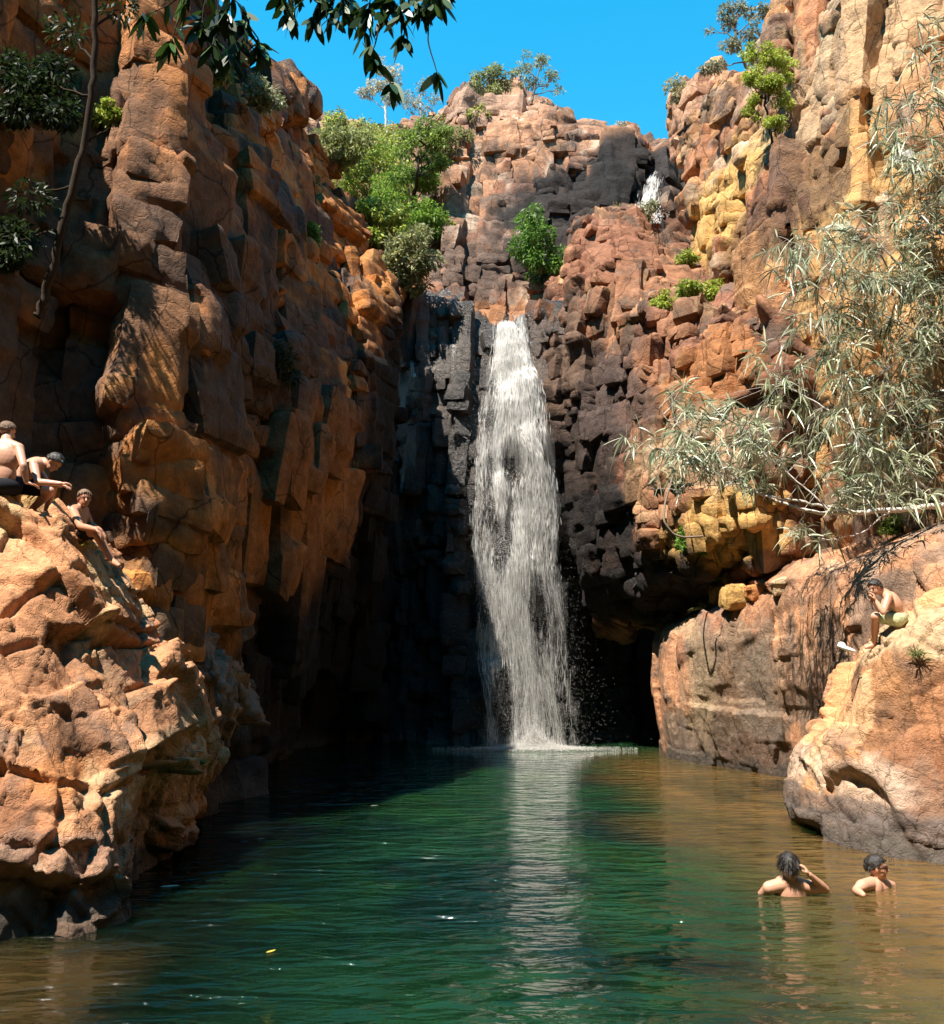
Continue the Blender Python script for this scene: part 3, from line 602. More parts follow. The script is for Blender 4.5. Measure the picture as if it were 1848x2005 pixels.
boul, GF = rock('boulder', FF, 0.026, M_ROCKN, [(1.8,1.8,2.2,0.16,0.12,0.07,0.05),(0.8,0.8,1.0,0.08,0.14,0.04,0.06),(0.28,0.28,0.3,0.025,0.12,0.012,0.10)], fine=0.028, seed=52, nsoft=4, flat=0.35, fs=0.3, rnd=0.0,
     palette=(np.array([0.60,0.29,0.13]), np.array([0.52,0.21,0.09]), np.array([0.68,0.42,0.22]), np.array([0.38,0.22,0.14])),
     stains_and_shade=[sb(1800,1230,12,2,0.35,PALE,0.6,0.6), sb(1620,1520,13.5,0.5,0.4,np.array([0.62,0.45,0.33]),0.7,0.7), sb(1800,1640,11.5,1.6,0.28,np.array([0.17,0.13,0.11]),0.85,0.5), sb(1600,1570,13,1.0,0.2,np.array([0.13,0.10,0.085]),0.8,0.5)],
     label='big orange sunlit boulder in the right foreground with a dark wet foot in the pool', cat='boulder', streak=0.35)

BK = []
for px, y0 in ((1180, 34), (1400, 33), (1650, 30), (1950, 27), (2300, 24)):
    BK.append(column((px, 1560, y0), (px, 1250, y0), (px, 900, y0), (px, 600, y0), (px, 420, y0 + 2)))
rock('cliff', BK, 0.16, M_ROCK, [(2.0,2.0,3.0,0.3,0.2,0.2,0.08),(0.8,0.8,1.2,0.1,0.2,0.1,0.1)], seed=91, palette=(BROWN, BLACK * 3, BROWN, BLACK * 4), kind='structure')
# left foreground outcrop
GO = []
def go(pts): GO.append(column(*pts))
go([(-420,2050,7.6),(-420,1860,7.6),(-420,1650,7.9),(-420,1450,8.4),(-420,1250,9.0),(-420,1080,9.6),(-420,970,10.3),(-420,960,12.5),(-420,1200,13.5)])
go([(-120,2050,7.7),(-120,1825,7.7),(-120,1640,8.0),(-110,1440,8.5),(-100,1250,9.1),(-100,1080,9.7),(-100,945,10.4),(-100,932,12.2),(-100,1200,13.5)])
go([(20,2050,7.9),(20,1812,7.9),(30,1640,8.1),(30,1440,8.6),(25,1250,9.2),(20,1080,9.8),(15,940,10.4),(20,930,12.0),(20,1200,13.5)])
go([(120,2020,8.0),(120,1800,8.0),(120,1640,8.2),(125,1440,8.7),(120,1250,9.3),(110,1090,9.9),(95,955,10.4),(90,942,11.8),(90,1200,13.5)])
go([(185,2000,8.2),(190,1790,8.2),(205,1650,8.5),(215,1450,9.0),(190,1270,9.6),(160,1130,10.1),(132,987,10.5),(125,975,11.6),(125,1200,13.5)])
go([(225,1960,8.7),(225,1775,8.7),(235,1650,9.1),(290,1470,9.6),(250,1290,10.2),(205,1160,10.5),(162,1060,10.7),(160,1050,11.6),(160,1200,13.5)])
go([(255,1930,10.2),(255,1700,10.2),(295,1600,10.2),(360,1470,10.3),(300,1320,10.7),(255,1205,10.9),(222,1115,11.0),(225,1110,11.7),(225,1250,13.5)])
go([(285,1880,12.2),(295,1645,12.2),(350,1570,11.6),(418,1470,11.2),(365,1370,11.2),(315,1260,11.2),(268,1185,11.3),(272,1180,12.0),(275,1300,13.5)])
go([(310,1850,14.4),(315,1620,14.2),(375,1560,13.0),(425,1480,12.4),(380,1390,12.0),(335,1290,11.9),(300,1220,11.9),(310,1220,12.6),(320,1350,13.8)])
outc, GG = rock('rock_outcrop', GO, 0.024, M_ROCKN, [(1.7,1.7,1.9,0.17,0.16,0.12,0.045),(0.75,0.75,0.8,0.09,0.14,0.045,0.05),(0.24,0.24,0.28,0.02,0.10,0.015,0.10)], fine=0.03, seed=63, nsoft=1, flat=0.55, fs=0.55, rnd=0.0,
     palette=(np.array([0.54,0.25,0.12]), np.array([0.38,0.155,0.075]), np.array([0.64,0.42,0.22]), np.array([0.24,0.155,0.11])),
     stains_and_shade=[sb(60,950,11,1.0,0.3,YEL*0.8,0.7,0.6,2), sb(110,1720,8,1.2,0.35,np.array([0.30,0.20,0.15]),0.6,0.6), sb(0,1790,8,1.0,0.12,np.array([0.07,0.06,0.06]),0.8,0.5), sb(170,1500,9,0.3,0.2,ORNG,0.7,0.6), sb(360,1480,10.5,0.25,0.5,PALE*0.9,0.5,0.6)],
     label='rugged orange sandstone outcrop in the left foreground, where three bathers sit above the pool', cat='rock outcrop', streak=0.15)

# grey shaded shelf between outcrop and cliff
GS = []
def gs(pts): GS.append(column(*pts))
gs([(230,1750,13),(230,1620,13),(240,1400,12.8),(250,1230,12.9),(260,1200,13.6),(270,1195,16)])
gs([(330,1720,14),(330,1600,14),(330,1400,13.6),(330,1250,13.6),(335,1212,14.2),(350,1205,17)])
gs([(400,1690,15),(400,1580,15),(410,1400,14.6),(412,1270,14.6),(415,1230,15.2),(420,1222,18)])
gs([(445,1660,16.3),(445,1560,16.3),(458,1400,15.8),(460,1300,15.7),(455,1262,16.2),(455,1250,19)])
gs([(450,1640,18.4),(450,1540,18.4),(464,1400,17.6),(468,1310,17.6),(465,1285,17.9),(465,1270,20)])
shelf, _ = rock('rock_shelf', GS, 0.04, M_ROCK, [(1.6,1.6,1.6,0.22,0.2,0.12,0.08),(0.5,0.5,0.7,0.12,0.28,0.06,0.12),(0.2,0.2,0.25,0.03,0.2,0.02,0.15)], fine=0.03, seed=71, fs=0.6,
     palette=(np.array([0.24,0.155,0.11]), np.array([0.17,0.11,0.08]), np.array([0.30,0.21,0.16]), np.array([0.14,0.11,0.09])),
     label='grey brown shaded rock shelf between the left outcrop and the tall cliff', cat='rock shelf', streak=0.3)

# ------------------------------------------------------------------ added unseen wall around the camera side, shuts out sky light
def ring_wall():
    th = np.linspace(R(150), R(390), 90); zs = np.linspace(-3, 44, 34)
    T, Z = np.meshgrid(th, zs, indexing='ij')
    rad = 27 + 3.0 * (Z + 3) / 33
    P = np.stack([rad * np.cos(T) * 1.0, 5 + rad * np.sin(T), Z], 2)
    Q = P.reshape(-1, 3); n = fbm(Q * 0.25, 4, 401); Q = Q * (1 + 0.10 * n[:, None] * np.array([1, 1, 0.3])); U, V = T.shape
    idx = np.arange(U * V).reshape(U, V)
    F = np.stack([idx[:-1, :-1], idx[1:, :-1], idx[1:, 1:], idx[:-1, 1:]], 2).reshape(-1, 4)
    c = mix(np.repeat(np.array([[0.05, 0.07, 0.03]]), len(Q), 0), np.array([0.16, 0.09, 0.05]), smooth(0, .3, fbm(Q * 0.4, 3, 402)))
    return mesh_np('sky_blocker_mesh', Q, F, c)
tag(link('sky_blocker', ring_wall(), M_ROCK), kind='structure')

# ------------------------------------------------------------------ pool bed and water
def grid_sheet(x0, x1, y0, y1, step, zf):
    xs = np.arange(x0, x1 + step, step); ys = np.arange(y0, y1 + step, step)
    X, Yg = np.meshgrid(xs, ys, indexing='ij'); Z = zf(X, Yg)
    P = np.stack([X, Yg, Z], 2); U, V, _ = P.shape; idx = np.arange(U * V).reshape(U, V)
    F = np.stack([idx[:-1, :-1], idx[1:, :-1], idx[1:, 1:], idx[:-1, 1:]], 2).reshape(-1, 4)
    return P.reshape(-1, 3), F
PB, FBd = grid_sheet(-45, 45, -45, 60, 1.5, lambda X, Y: 0 * X - 5.5 + 0.3 * np.sin(X) * np.cos(Y * 1.3))
tag(link('ground', mesh_np('ground', PB, FBd, np.repeat(np.array([[0.12, 0.10, 0.06]]), len(PB), 0)), M_ROCK), kind='structure')

def water_mat():
    m, t, out = newmat('pool_water'); n = t.nodes; L = t.links
    geo = n.new('ShaderNodeNewGeometry')
    mp = n.new('ShaderNodeMapping'); mp.inputs['Scale'].default_value = (1.0, 2.3, 1.0); L.new(geo.outputs['Position'], mp.inputs['Vector'])
    n1 = n.new('ShaderNodeTexNoise'); n1.inputs['Scale'].default_value = 2.2; n1.inputs['Detail'].default_value = 2.5; n1.inputs['Roughness'].default_value = 0.45; n1.inputs['Distortion'].default_value = 0.8
    n2 = n.new('ShaderNodeTexNoise'); n2.inputs['Scale'].default_value = 7.5; n2.inputs['Detail'].default_value = 3; n2.inputs['Distortion'].default_value = 0.4
    L.new(mp.outputs[0], n1.inputs['Vector']); L.new(mp.outputs[0], n2.inputs['Vector'])
    ad = n.new('ShaderNodeMath'); ad.operation = 'MULTIPLY_ADD'; ad.inputs[1].default_value = 0.22
    L.new(n2.outputs['Fac'], ad.inputs[0]); L.new(n1.outputs['Fac'], ad.inputs[2])
    bp = n.new('ShaderNodeBump'); bp.inputs['Strength'].default_value = 1.0; bp.inputs['Distance'].default_value = 0.13
    n3 = n.new('ShaderNodeTexNoise'); n3.inputs['Scale'].default_value = 0.75; n3.inputs['Detail'].default_value = 1.5; n3.inputs['Distortion'].default_value = 1.2
    L.new(mp.outputs[0], n3.inputs['Vector']); ad3 = n.new('ShaderNodeMath'); ad3.operation = 'MULTIPLY_ADD'; ad3.inputs[1].default_value = 1.6
    L.new(n3.outputs['Fac'], ad3.inputs[0]); L.new(ad.outputs[0], ad3.inputs[2])
    L.new(ad3.outputs[0], bp.inputs['Height'])
    b = n.new('ShaderNodeBsdfPrincipled'); at_ = n.new('ShaderNodeAttribute'); at_.attribute_name = 'Col'
    L.new(at_.outputs['Color'], b.inputs['Base Color']); L.new(bp.outputs[0], b.inputs['Normal'])
    b.inputs['Roughness'].default_value = 0.03; b.inputs['IOR'].default_value = 1.33
    b.inputs['Subsurface Weight'].default_value = 1.0; b.inputs['Subsurface Radius'].default_value = (0.5, 1.0, 0.7); b.inputs['Subsurface Scale'].default_value = 0.6
    b.subsurface_method = 'BURLEY'
    L.new(b.outputs[0], out.inputs[0]); return m
PWt, FW = grid_sheet(-16, 14, -8, 34, 0.14, lambda X, Y: 0 * X)
nb = fbm(PWt * np.array([0.42, 0.30, 1]), 4, 301); nb2 = fbm(PWt * np.array([1.1, 0.9, 1]), 4, 302); nb3 = fbm(PWt * 3.5, 3, 303)
xx, yy = PWt[:, 0], PWt[:, 1]
cb = np.repeat(np.array([[0.020, 0.092, 0.034]]), len(PWt), 0)
cb = mix(cb, np.array([0.006, 0.032, 0.028]), smooth(-0.05, 0.3, nb) * 0.8)
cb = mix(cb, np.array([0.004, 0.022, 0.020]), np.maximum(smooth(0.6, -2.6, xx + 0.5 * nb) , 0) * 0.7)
cb = mix(cb, np.array([0.05, 0.17, 0.02]), smooth(0.12, 0.5, nb2 - 0.5 * nb) * 0.25)
shal = smooth(1.9, 4.0, xx + 0.9 * nb + 0.3 * nb2 - 0.02 * (yy - 10)) * smooth(29, 20, yy)
shal = np.maximum(shal, smooth(-2.3, -3.2, xx + 0.7 * nb) * smooth(8.4, 7.0, yy))
cb = mix(cb, np.array([0.34, 0.20, 0.06]), shal * 0.95)
cb = mix(cb, np.array([0.11, 0.095, 0.03]), shal * smooth(-0.1, 0.3, nb2 + 0.5 * nb3) * 0.7)
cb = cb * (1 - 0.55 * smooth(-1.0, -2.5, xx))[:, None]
cb = mix(cb, np.array([0.50, 0.27, 0.09]), smooth(3.6, 4.6, xx + 0.4 * nb2) * smooth(14, 9, yy) * 0.8)
cb *= (1 + 0.3 * nb3)[:, None] * 0.34
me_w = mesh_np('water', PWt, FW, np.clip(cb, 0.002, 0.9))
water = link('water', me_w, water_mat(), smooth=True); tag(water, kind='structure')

# ------------------------------------------------------------------ where the rock surface is
_S = np.concatenate(SURF).astype(np.float64)
def project(P):
    x, y, z = P[:, 0], P[:, 1], P[:, 2] - CAM_H
    f = y * math.cos(PITCH) + z * math.sin(PITCH); u = -y * math.sin(PITCH) + z * math.cos(PITCH)
    f = np.maximum(f, 0.1)
    return PW / 2 + FOC * x / f, PH / 2 - FOC * u / f
_px, _py = project(_S)
def hit(px, py, r=7):
    m = (np.abs(_px - px) < r) & (np.abs(_py - py) < r) & (_S[:, 1] > 3)
    if not m.any(): return None
    return float(np.percentile(_S[m, 1], 8))
def on(px, py, default=20.0, lift=0.0):
    Y = hit(px, py)
    if Y is None: Y = hit(px, py, 16)
    if Y is None: Y = default
    return at(px, py, Y - lift)

# ------------------------------------------------------------------ waterfall
def water_white(name, alpha=0.0):
    m, t, out = newmat(name); n = t.nodes; L = t.links
    d = n.new('ShaderNodeBsdfDiffuse'); d.inputs['Color'].default_value = (0.96, 0.93, 0.89, 1)
    tr = n.new('ShaderNodeBsdfTranslucent'); tr.inputs['Color'].default_value = (0.96, 0.93, 0.89, 1)
    mx = n.new('ShaderNodeMixShader'); mx.inputs[0].default_value = 0.4
    L.new(d.outputs[0], mx.inputs[1]); L.new(tr.outputs[0], mx.inputs[2])
    tp = n.new('ShaderNodeBsdfTransparent'); mx2 = n.new('ShaderNodeMixShader')
    a = n.new('ShaderNodeAttribute'); a.attribute_name = 'Col'
    L.new(a.outputs['Fac'], mx2.inputs[0]); L.new(tp.outputs[0], mx2.inputs[1]); L.new(mx.outputs[0], mx2.inputs[2])
    L.new(mx2.outputs[0], out.inputs[0]); return m
M_FALL = water_white('falling_water')

def wallY():
    Q = np.concatenate([GB.reshape(-1, 3), BV_BW, BV_CM]); m = (Q[:, 1] < 31)
    Q = Q[m]; ix = np.floor((Q[:, 0] + 6) / 0.2).astype(int); iz = np.floor(Q[:, 2] / 0.2).astype(int)
    ok = (ix >= 0) & (ix < 80) & (iz >= 0) & (iz < 80); A = np.full((80, 80), 40.0)
    np.minimum.at(A, (ix[ok], iz[ok]), Q[ok, 1]); return A
WY = wallY()
def edges_fall(py):
    k = np.array([638, 700, 800, 880, 950, 1100, 1300, 1466]); l = np.array([976, 970, 958, 946, 938, 938, 948, 958]); r = np.array([1026, 1032, 1046, 1056, 1072, 1078, 1096, 1118])
    return np.interp(py, k, l), np.interp(py, k, r)
Z_LIP = at(1000, 640, 28.6)[2]
def fall_path(u, drift):
    zs = np.arange(Z_LIP + 0.15, -0.05, -0.12); ys = []; xs = []
    cur = 28.9
    for z in zs:
        py = 1466 - (z / Z_LIP) * (1466 - 640)
        l, r = edges_fall(py); px = l + (r - l) * u
        x = at(px, py, 27.9)[0]
        x += drift * (1 - z / Z_LIP) + 0.05 * math.sin(z * 1.7 + u * 9)
        i = min(79, max(0, int((x + 6) / 0.2))); j = min(79, max(0, int(z / 0.2)))
        wy = WY[max(0, i - 1):i + 2, max(0, j - 1):j + 2].min()
        if wy > 33: wy = cur
        cur = min(cur + 0.03, wy - 0.05) if wy < cur else min(cur + 0.02, wy - 0.05)
        xs.append(x); ys.append(cur)
    return np.array(xs), np.array(ys), zs
def strands(n, seed, zfun, wmin, wmax, lmin, lmax, amin, amax, jy=0.12, ux=(0, 1)):
    rng = np.random.default_rng(seed); V = []; F = []; A = []
    paths = [fall_path(u, rng.normal(0, 0.05)) for u in np.linspace(ux[0], ux[1], 60)]
    for k in range(n):
        zt = zfun(rng); fr_ = 1 - zt / Z_LIP; u = min(1.15, max(-.15, rng.normal(0.48, 0.19 + 0.13 * fr_)))
        xs, ys, zs = paths[min(59, max(0, int(u * 60)))]
        dn = float(vnoise(np.array([[u * 7.0, 3.1, zt * 0.22], [u * 3.0, 9.1, zt * 0.9]]), 5).sum())   # gaps and ropes in the curtain
        pyz = 1466 - zt / Z_LIP * 826
        burst = max(math.exp(-((pyz - q) / 32.0) ** 2) for q in (700, 815, 880, 985, 1150))
        keep = float(np.interp(pyz, [640, 900, 1050, 1250, 1466], [0.9, 0.66, 0.48, 0.26, 0.2])) - 0.12 + 0.45 * burst + 0.8 * dn
        if rng.random() > keep: continue
        L = rng.uniform(lmin, lmax) * (0.6 + 0.4 * rng.random()); m = max(3, int(L / 0.15))
        z = np.linspace(zt, max(zt - L, 0.0), m)
        x = np.interp(-z, -zs, xs) + (u - min(1, max(0, u))) * 0.8 + rng.normal(0, 0.05) + rng.normal(0, 0.03) * (zt - z); y = np.interp(-z, -zs, ys) - abs(rng.normal(0, jy))
        x = x + 0.02 * np.sin(z * 5 + k)
        wd = rng.uniform(wmin, wmax) * np.sin(np.linspace(0.25, math.pi - 0.15, m)); th = rng.uniform(-0.9, 0.9)
        dx, dy = math.cos(th) * wd / 2, math.sin(th) * wd / 2
        b = len(V) and sum_len[0]
        b = sum_len[0]
        V.append(np.stack([x - dx, y - dy, z], 1)); V.append(np.stack([x + dx, y + dy, z], 1))
        a0 = b + np.arange(m - 1); a1 = b + m + np.arange(m - 1)
        F.append(np.stack([a0, a1, a1 + 1, a0 + 1], 1)); A.append(np.full(2 * m, rng.uniform(amin, amax))); sum_len[0] += 2 * m
    return V, F, A
def drops(n, cfun, smin, smax, seed, amin=0.6, amax=1.0):
    rng = np.random.default_rng(seed)
    T = np.array([[0, 0, 1.2], [1, 0, -.6], [-.5, .86, -.6], [-.5, -.86, -.6]]); TF = np.array([[0, 1, 2, 2], [0, 2, 3, 3], [0, 3, 1, 1], [1, 3, 2, 2]])
    C = np.array([cfun(rng) for _ in range(n)]); s = rng.uniform(smin, smax, n)
    V = C[:, None, :] + T[None] * s[:, None, None]; return V.reshape(-1, 3), np.concatenate([TF + 4 * i for i in range(n)]), np.repeat(rng.uniform(amin, amax, n), 4)
def tri_mesh(name, V, F4, A):
    tris = F4[:, :3]; return mesh_np(name, V, tris, np.repeat(np.asarray(A)[:, None], 3, 1))

wf = empty('waterfall', (1.6, 27.6, 0), 'tall white main waterfall dropping down the black wet wall into the green pool', 'waterfall')
sum_len = [0]
V, F, A = [], [], []
zl = Z_LIP
def ztop(r): return zl + 0.1 - (zl) * (r.random() ** 1.15)
for args in [(34000, 1, ztop, 0.008, 0.026, 0.10, 0.7, 0.16, 0.6), (14000, 2, lambda r: zl + .1 - (zl * 0.62) * r.random(), 0.014, 0.05, 0.10, 0.45, 0.25, 0.75),
             (1800, 3, lambda r: zl * r.random() + .1, 0.08, 0.30, 0.7, 2.0, 0.03, 0.10), (7000, 4, lambda r: zl * 0.55 * r.random() + .1, 0.008, 0.022, 0.08, 0.4, 0.15, 0.5)]:
    v, f, a = strands(*args); V += v; F += f; A += a
AA = np.concatenate(A); link('falling_water', mesh_np('falling_water', np.concatenate(V), np.concatenate(F), np.repeat(AA[:, None], 3, 1)), M_FALL, wf)
def cdrop(r):
    z = zl * r.random() ** 1.3; py = 1466 - (z / zl) * 826; l, rr = edges_fall(py); u = r.normal(0.5, 0.36)
    px = l + (rr - l) * u; return (at(px, py, 27.4)[0], 27.3 + r.normal(0, 0.25), z)
v, f, a = drops(30000, cdrop, 0.003, 0.009, 5, 0.4, 0.9)
def cburst(r):
    q = (690, 745, 800, 840, 880, 940, 985, 1060, 1150)[int(r.integers(0, 9))] + r.normal(0, 16); l, rr = edges_fall(q); px = l + (rr - l) * min(1.05, max(-.05, r.normal(0.48, 0.25)))
    c = at(px, q, 27.5); return (c[0], c[1] - abs(r.normal(0, .1)), c[2])
v2, f2_, a2 = drops(16000, cburst, 0.004, 0.013, 15, 0.4, 0.9); f = np.concatenate([f, f2_ + len(v)]); v = np.concatenate([v, v2]); a = np.concatenate([a, a2])
link('spray', tri_mesh('spray', v, f, a), M_FALL, wf)
def cfoam(r):
    th = r.random() * 6.283; q = min(2.6, r.exponential(0.55)); return (at(1048, 1468, 27.0)[0] + 1.15 * q * math.cos(th), 27.3 + 0.40 * q * math.sin(th), abs(r.normal(0, 0.30)) * math.exp(-q * 2.2) + 0.004)
v, f, a = drops(26000, cfoam, 0.004, 0.014, 6, 0.35, 0.9)
link('foam', tri_mesh('foam', v, f, a), M_FALL, wf)

def ribbon_fall(name, label, pts, w0, w1, n, seed, group=None):
    """a small fall down a line of points"""
    P = np.array(pts); rng = np.random.default_rng(seed); seg = np.concatenate([[0], np.cumsum(np.linalg.norm(np.diff(P, axis=0), axis=1))])
    V = []; F = []; A = []; b = 0
    for k in range(n):
        s0 = rng.random() * seg[-1]; s1 = min(seg[-1], s0 + rng.uniform(0.2, 0.9)); ss = np.linspace(s0, s1, 5)
        q = np.stack([np.interp(ss, seg, P[:, i]) for i in range(3)], 1); w = np.interp(ss[0], [0, seg[-1]], [w0, w1])
        q[:, 0] += rng.normal(0, w / 2.4); q[:, 1] -= abs(rng.normal(0, 0.12)); wd = rng.uniform(0.012, 0.04) * np.sin(np.linspace(.3, 2.9, 5))
        l = q.copy(); r = q.copy(); l[:, 0] -= wd / 2; r[:, 0] += wd / 2
        V += [l, r]; a0 = b + np.arange(4); F.append(np.stack([a0, a0 + 5, a0 + 6, a0 + 1], 1)); A.append(np.full(10, rng.uniform(.15, .55))); b += 10
    A = np.concatenate(A); o = link(name, mesh_np(name, np.concatenate(V), np.concatenate(F), np.repeat(A[:, None], 3, 1)), M_FALL)
    recenter(o, P[-1]); tag(o, label, 'waterfall'); return o
ribbon_fall('waterfall', 'small upper waterfall in the notch of the skyline between black rock and orange cliff', [on(1296, 300, 37, .5), on(1288, 330, 37, .6), on(1276, 362, 36, .6), on(1268, 400, 36, .6), on(1262, 440, 35, .6)], 0.22, 0.80, 1900, 8)
ribbon_fall('waterfall', 'thin trickle of water at the top left corner of the black wall', [on(797, 590, 28, .2), on(802, 640, 28, .2), on(806, 690, 28, .2), on(812, 740, 28, .2)], 0.06, 0.16, 260, 9)

# ------------------------------------------------------------------ plants
def leaves(name, P, D, L, W, droop, S, colr, roll=None, fold=0.0):
    """leaf blades: P base points, D directions, L lengths, W widths; S segments along each"""
    n = len(P); D = D / (np.linalg.norm(D, axis=1, keepdims=True) + 1e-9)
    rnd = RNG.normal(size=(n, 3)) if roll is None else roll
    side = np.cross(D, rnd); side /= np.linalg.norm(side, axis=1, keepdims=True) + 1e-9
    t = np.linspace(0, 1, S + 1); prof = np.sin(np.pi * np.clip(t * 0.86 + 0.10, 0, 1)) ** 0.8; prof[-1] = 0.04; prof[0] = 0.15
    C = P[:, None] + D[:, None] * (L[:, None, None] * t[None, :, None]); C[:, :, 2] -= (droop * L)[:, None] * t[None] ** 2
    wv = side[:, None] * (W[:, None, None] * 0.5 * prof[None, :, None])
    V = np.stack([C - wv, C + wv], 2).reshape(n, -1, 3)   # (n, 2(S+1), 3)
    k = 2 * (S + 1); base = (np.arange(n) * k)[:, None]; i = np.arange(S)[None] * 2
    F = np.stack([base + i, base + i + 1, base + i + 3, base + i + 2], 2).reshape(-1, 4)
    return mesh_np(name, V.reshape(-1, 3), F, np.repeat(colr, k, 0))

def tube_np(paths, sides=6):
    V = []; F = []; b = 0
    for pts, rad in paths:
        P = np.array(pts, dtype=float); m = len(P); rad = np.array(rad, dtype=float) * np.ones(m)
        T = np.gradient(P, axis=0); T /= np.linalg.norm(T, axis=1, keepdims=True) + 1e-9
        ref = np.array([0.31, 0.86, 0.41]); a = np.cross(T, ref); a /= np.linalg.norm(a, axis=1, keepdims=True) + 1e-9; c = np.cross(T, a)
        th = np.arange(sides) * 2 * math.pi / sides
        ring = P[:, None] + rad[:, None, None] * (a[:, None] * np.cos(th)[None, :, None] + c[:, None] * np.sin(th)[None, :, None])
        V.append(ring.reshape(-1, 3)); j = np.arange(sides); jn = (j + 1) % sides
        for i in range(m - 1): F.append(np.stack([b + i * sides + j, b + i * sides + jn, b + (i + 1) * sides + jn, b + (i + 1) * sides + j], 1))
        b += m * sides
    return np.concatenate(V), np.concatenate(F)
def wob(p0, p1, n, amp, seed=0):
    r = np.random.default_rng(seed); p0 = np.array(p0, float); p1 = np.array(p1, float); t = np.linspace(0, 1, n)[:, None]
    P = p0 * (1 - t) + p1 * t; o = np.cumsum(r.normal(0, amp, (n, 3)), 0); o -= o[0] * (1 - t) + o[-1] * t; return P + o

def lcol(c0, c1, n, r):
    t = r.random((n, 1)) ** 1.3; return np.clip((np.array(c0) * (1 - t) + np.array(c1) * t) * (0.75 + 0.5 * r.random((n, 1))), 0, 1)
def crown_mesh(name, centers, radii, n, ls, c0, c1, r, droop=0.3, lw=0.45, hollow=0.35):
    k = len(centers); wgt = np.array(radii)[:, 0] ** 2; pick = r.choice(k, n, p=wgt / wgt.sum())
    d = r.normal(size=(n, 3)); d /= np.linalg.norm(d, axis=1, keepdims=True); rr = (hollow + (1 - hollow) * r.random((n, 1))) ** 0.6
    rr *= 1 + 0.25 * r.normal(size=(n, 1)) * (r.random((n, 1)) < .3)
    P = np.array(centers)[pick] + d * rr * np.array(radii)[pick]
    D = d + r.normal(0, 0.7, (n, 3)); ct = (0.8 + 0.4 * r.random(k))[pick][:, None]
    return leaves(name, P, D, ls * (0.6 + 0.8 * r.random(n)), ls * lw * (0.7 + 0.6 * r.random(n)), np.full(n, droop), 2, np.clip(lcol(c0, c1, n, r) * ct, 0, 1))

GREEN0, GREEN1 = (0.10, 0.20, 0.025), (0.32, 0.46, 0.06)
OLIVE0, OLIVE1 = (0.16, 0.19, 0.06), (0.42, 0.42, 0.15)
PALE0, PALE1 = (0.34, 0.31, 0.20), (0.66, 0.60, 0.42)
GREY0, GREY1 = (0.20, 0.22, 0.13), (0.44, 0.44, 0.30)
YG0, YG1 = (0.26, 0.36, 0.04), (0.60, 0.64, 0.12)
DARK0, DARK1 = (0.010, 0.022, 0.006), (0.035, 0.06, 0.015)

def shrub(label, px, py, rx, rz, cols, n=900, ls=0.13, Y=None, seed=0, name='shrub', cat='shrub', group=None, lift=0.25, lw=0.45, stems=True, nc=14):
    """px,py: middle of the foliage; rx,rz: half sizes in photo pixels"""
    r = np.random.default_rng(seed + int(px) * 7 + int(py))
    Yh = Y if Y else (hit(px, py + rz * 0.6, 12) or hit(px, py, 20) or 30)
    Yc = Yh - lift - 0.25; sc = Yc / FOC; base = at(px, py + rz * 0.85, Yc + 0.1); mid = at(px, py, Yc)
    RX, RZ = rx * sc, rz * sc
    cs = []; rd = []
    for i in range(nc):
        a = r.random() * 6.283; q = math.sqrt(r.random()) * 0.9; h = r.uniform(-0.8, 0.9)
        cs.append(mid + np.array([math.cos(a) * q * RX * math.sqrt(1 - h * h * .6), math.sin(a) * q * min(RX, 1.4) * 0.6 - .1, h * RZ])); k = r.uniform(.28, .5) * (9.0 / max(nc, 9)) ** 0.33; rd.append((RX * k, min(RX, 1.5) * k, RZ * k))
    root = empty(name, base, label, cat, group)
    link('foliage', crown_mesh('foliage', cs, rd, n, ls, cols[0], cols[1], r, lw=lw), M_LEAF, root)
    if stems:
        paths = []
        for c in cs[:6]: paths.append((wob(base, c, 6, 0.03, int(r.integers(1e6))), np.linspace(0.035, 0.008, 6) * (1 + RZ * .4)))
        v, f = tube_np(paths, 5); link('stem', mesh_np('stem', v, f), M_BARKG, root)
    return root

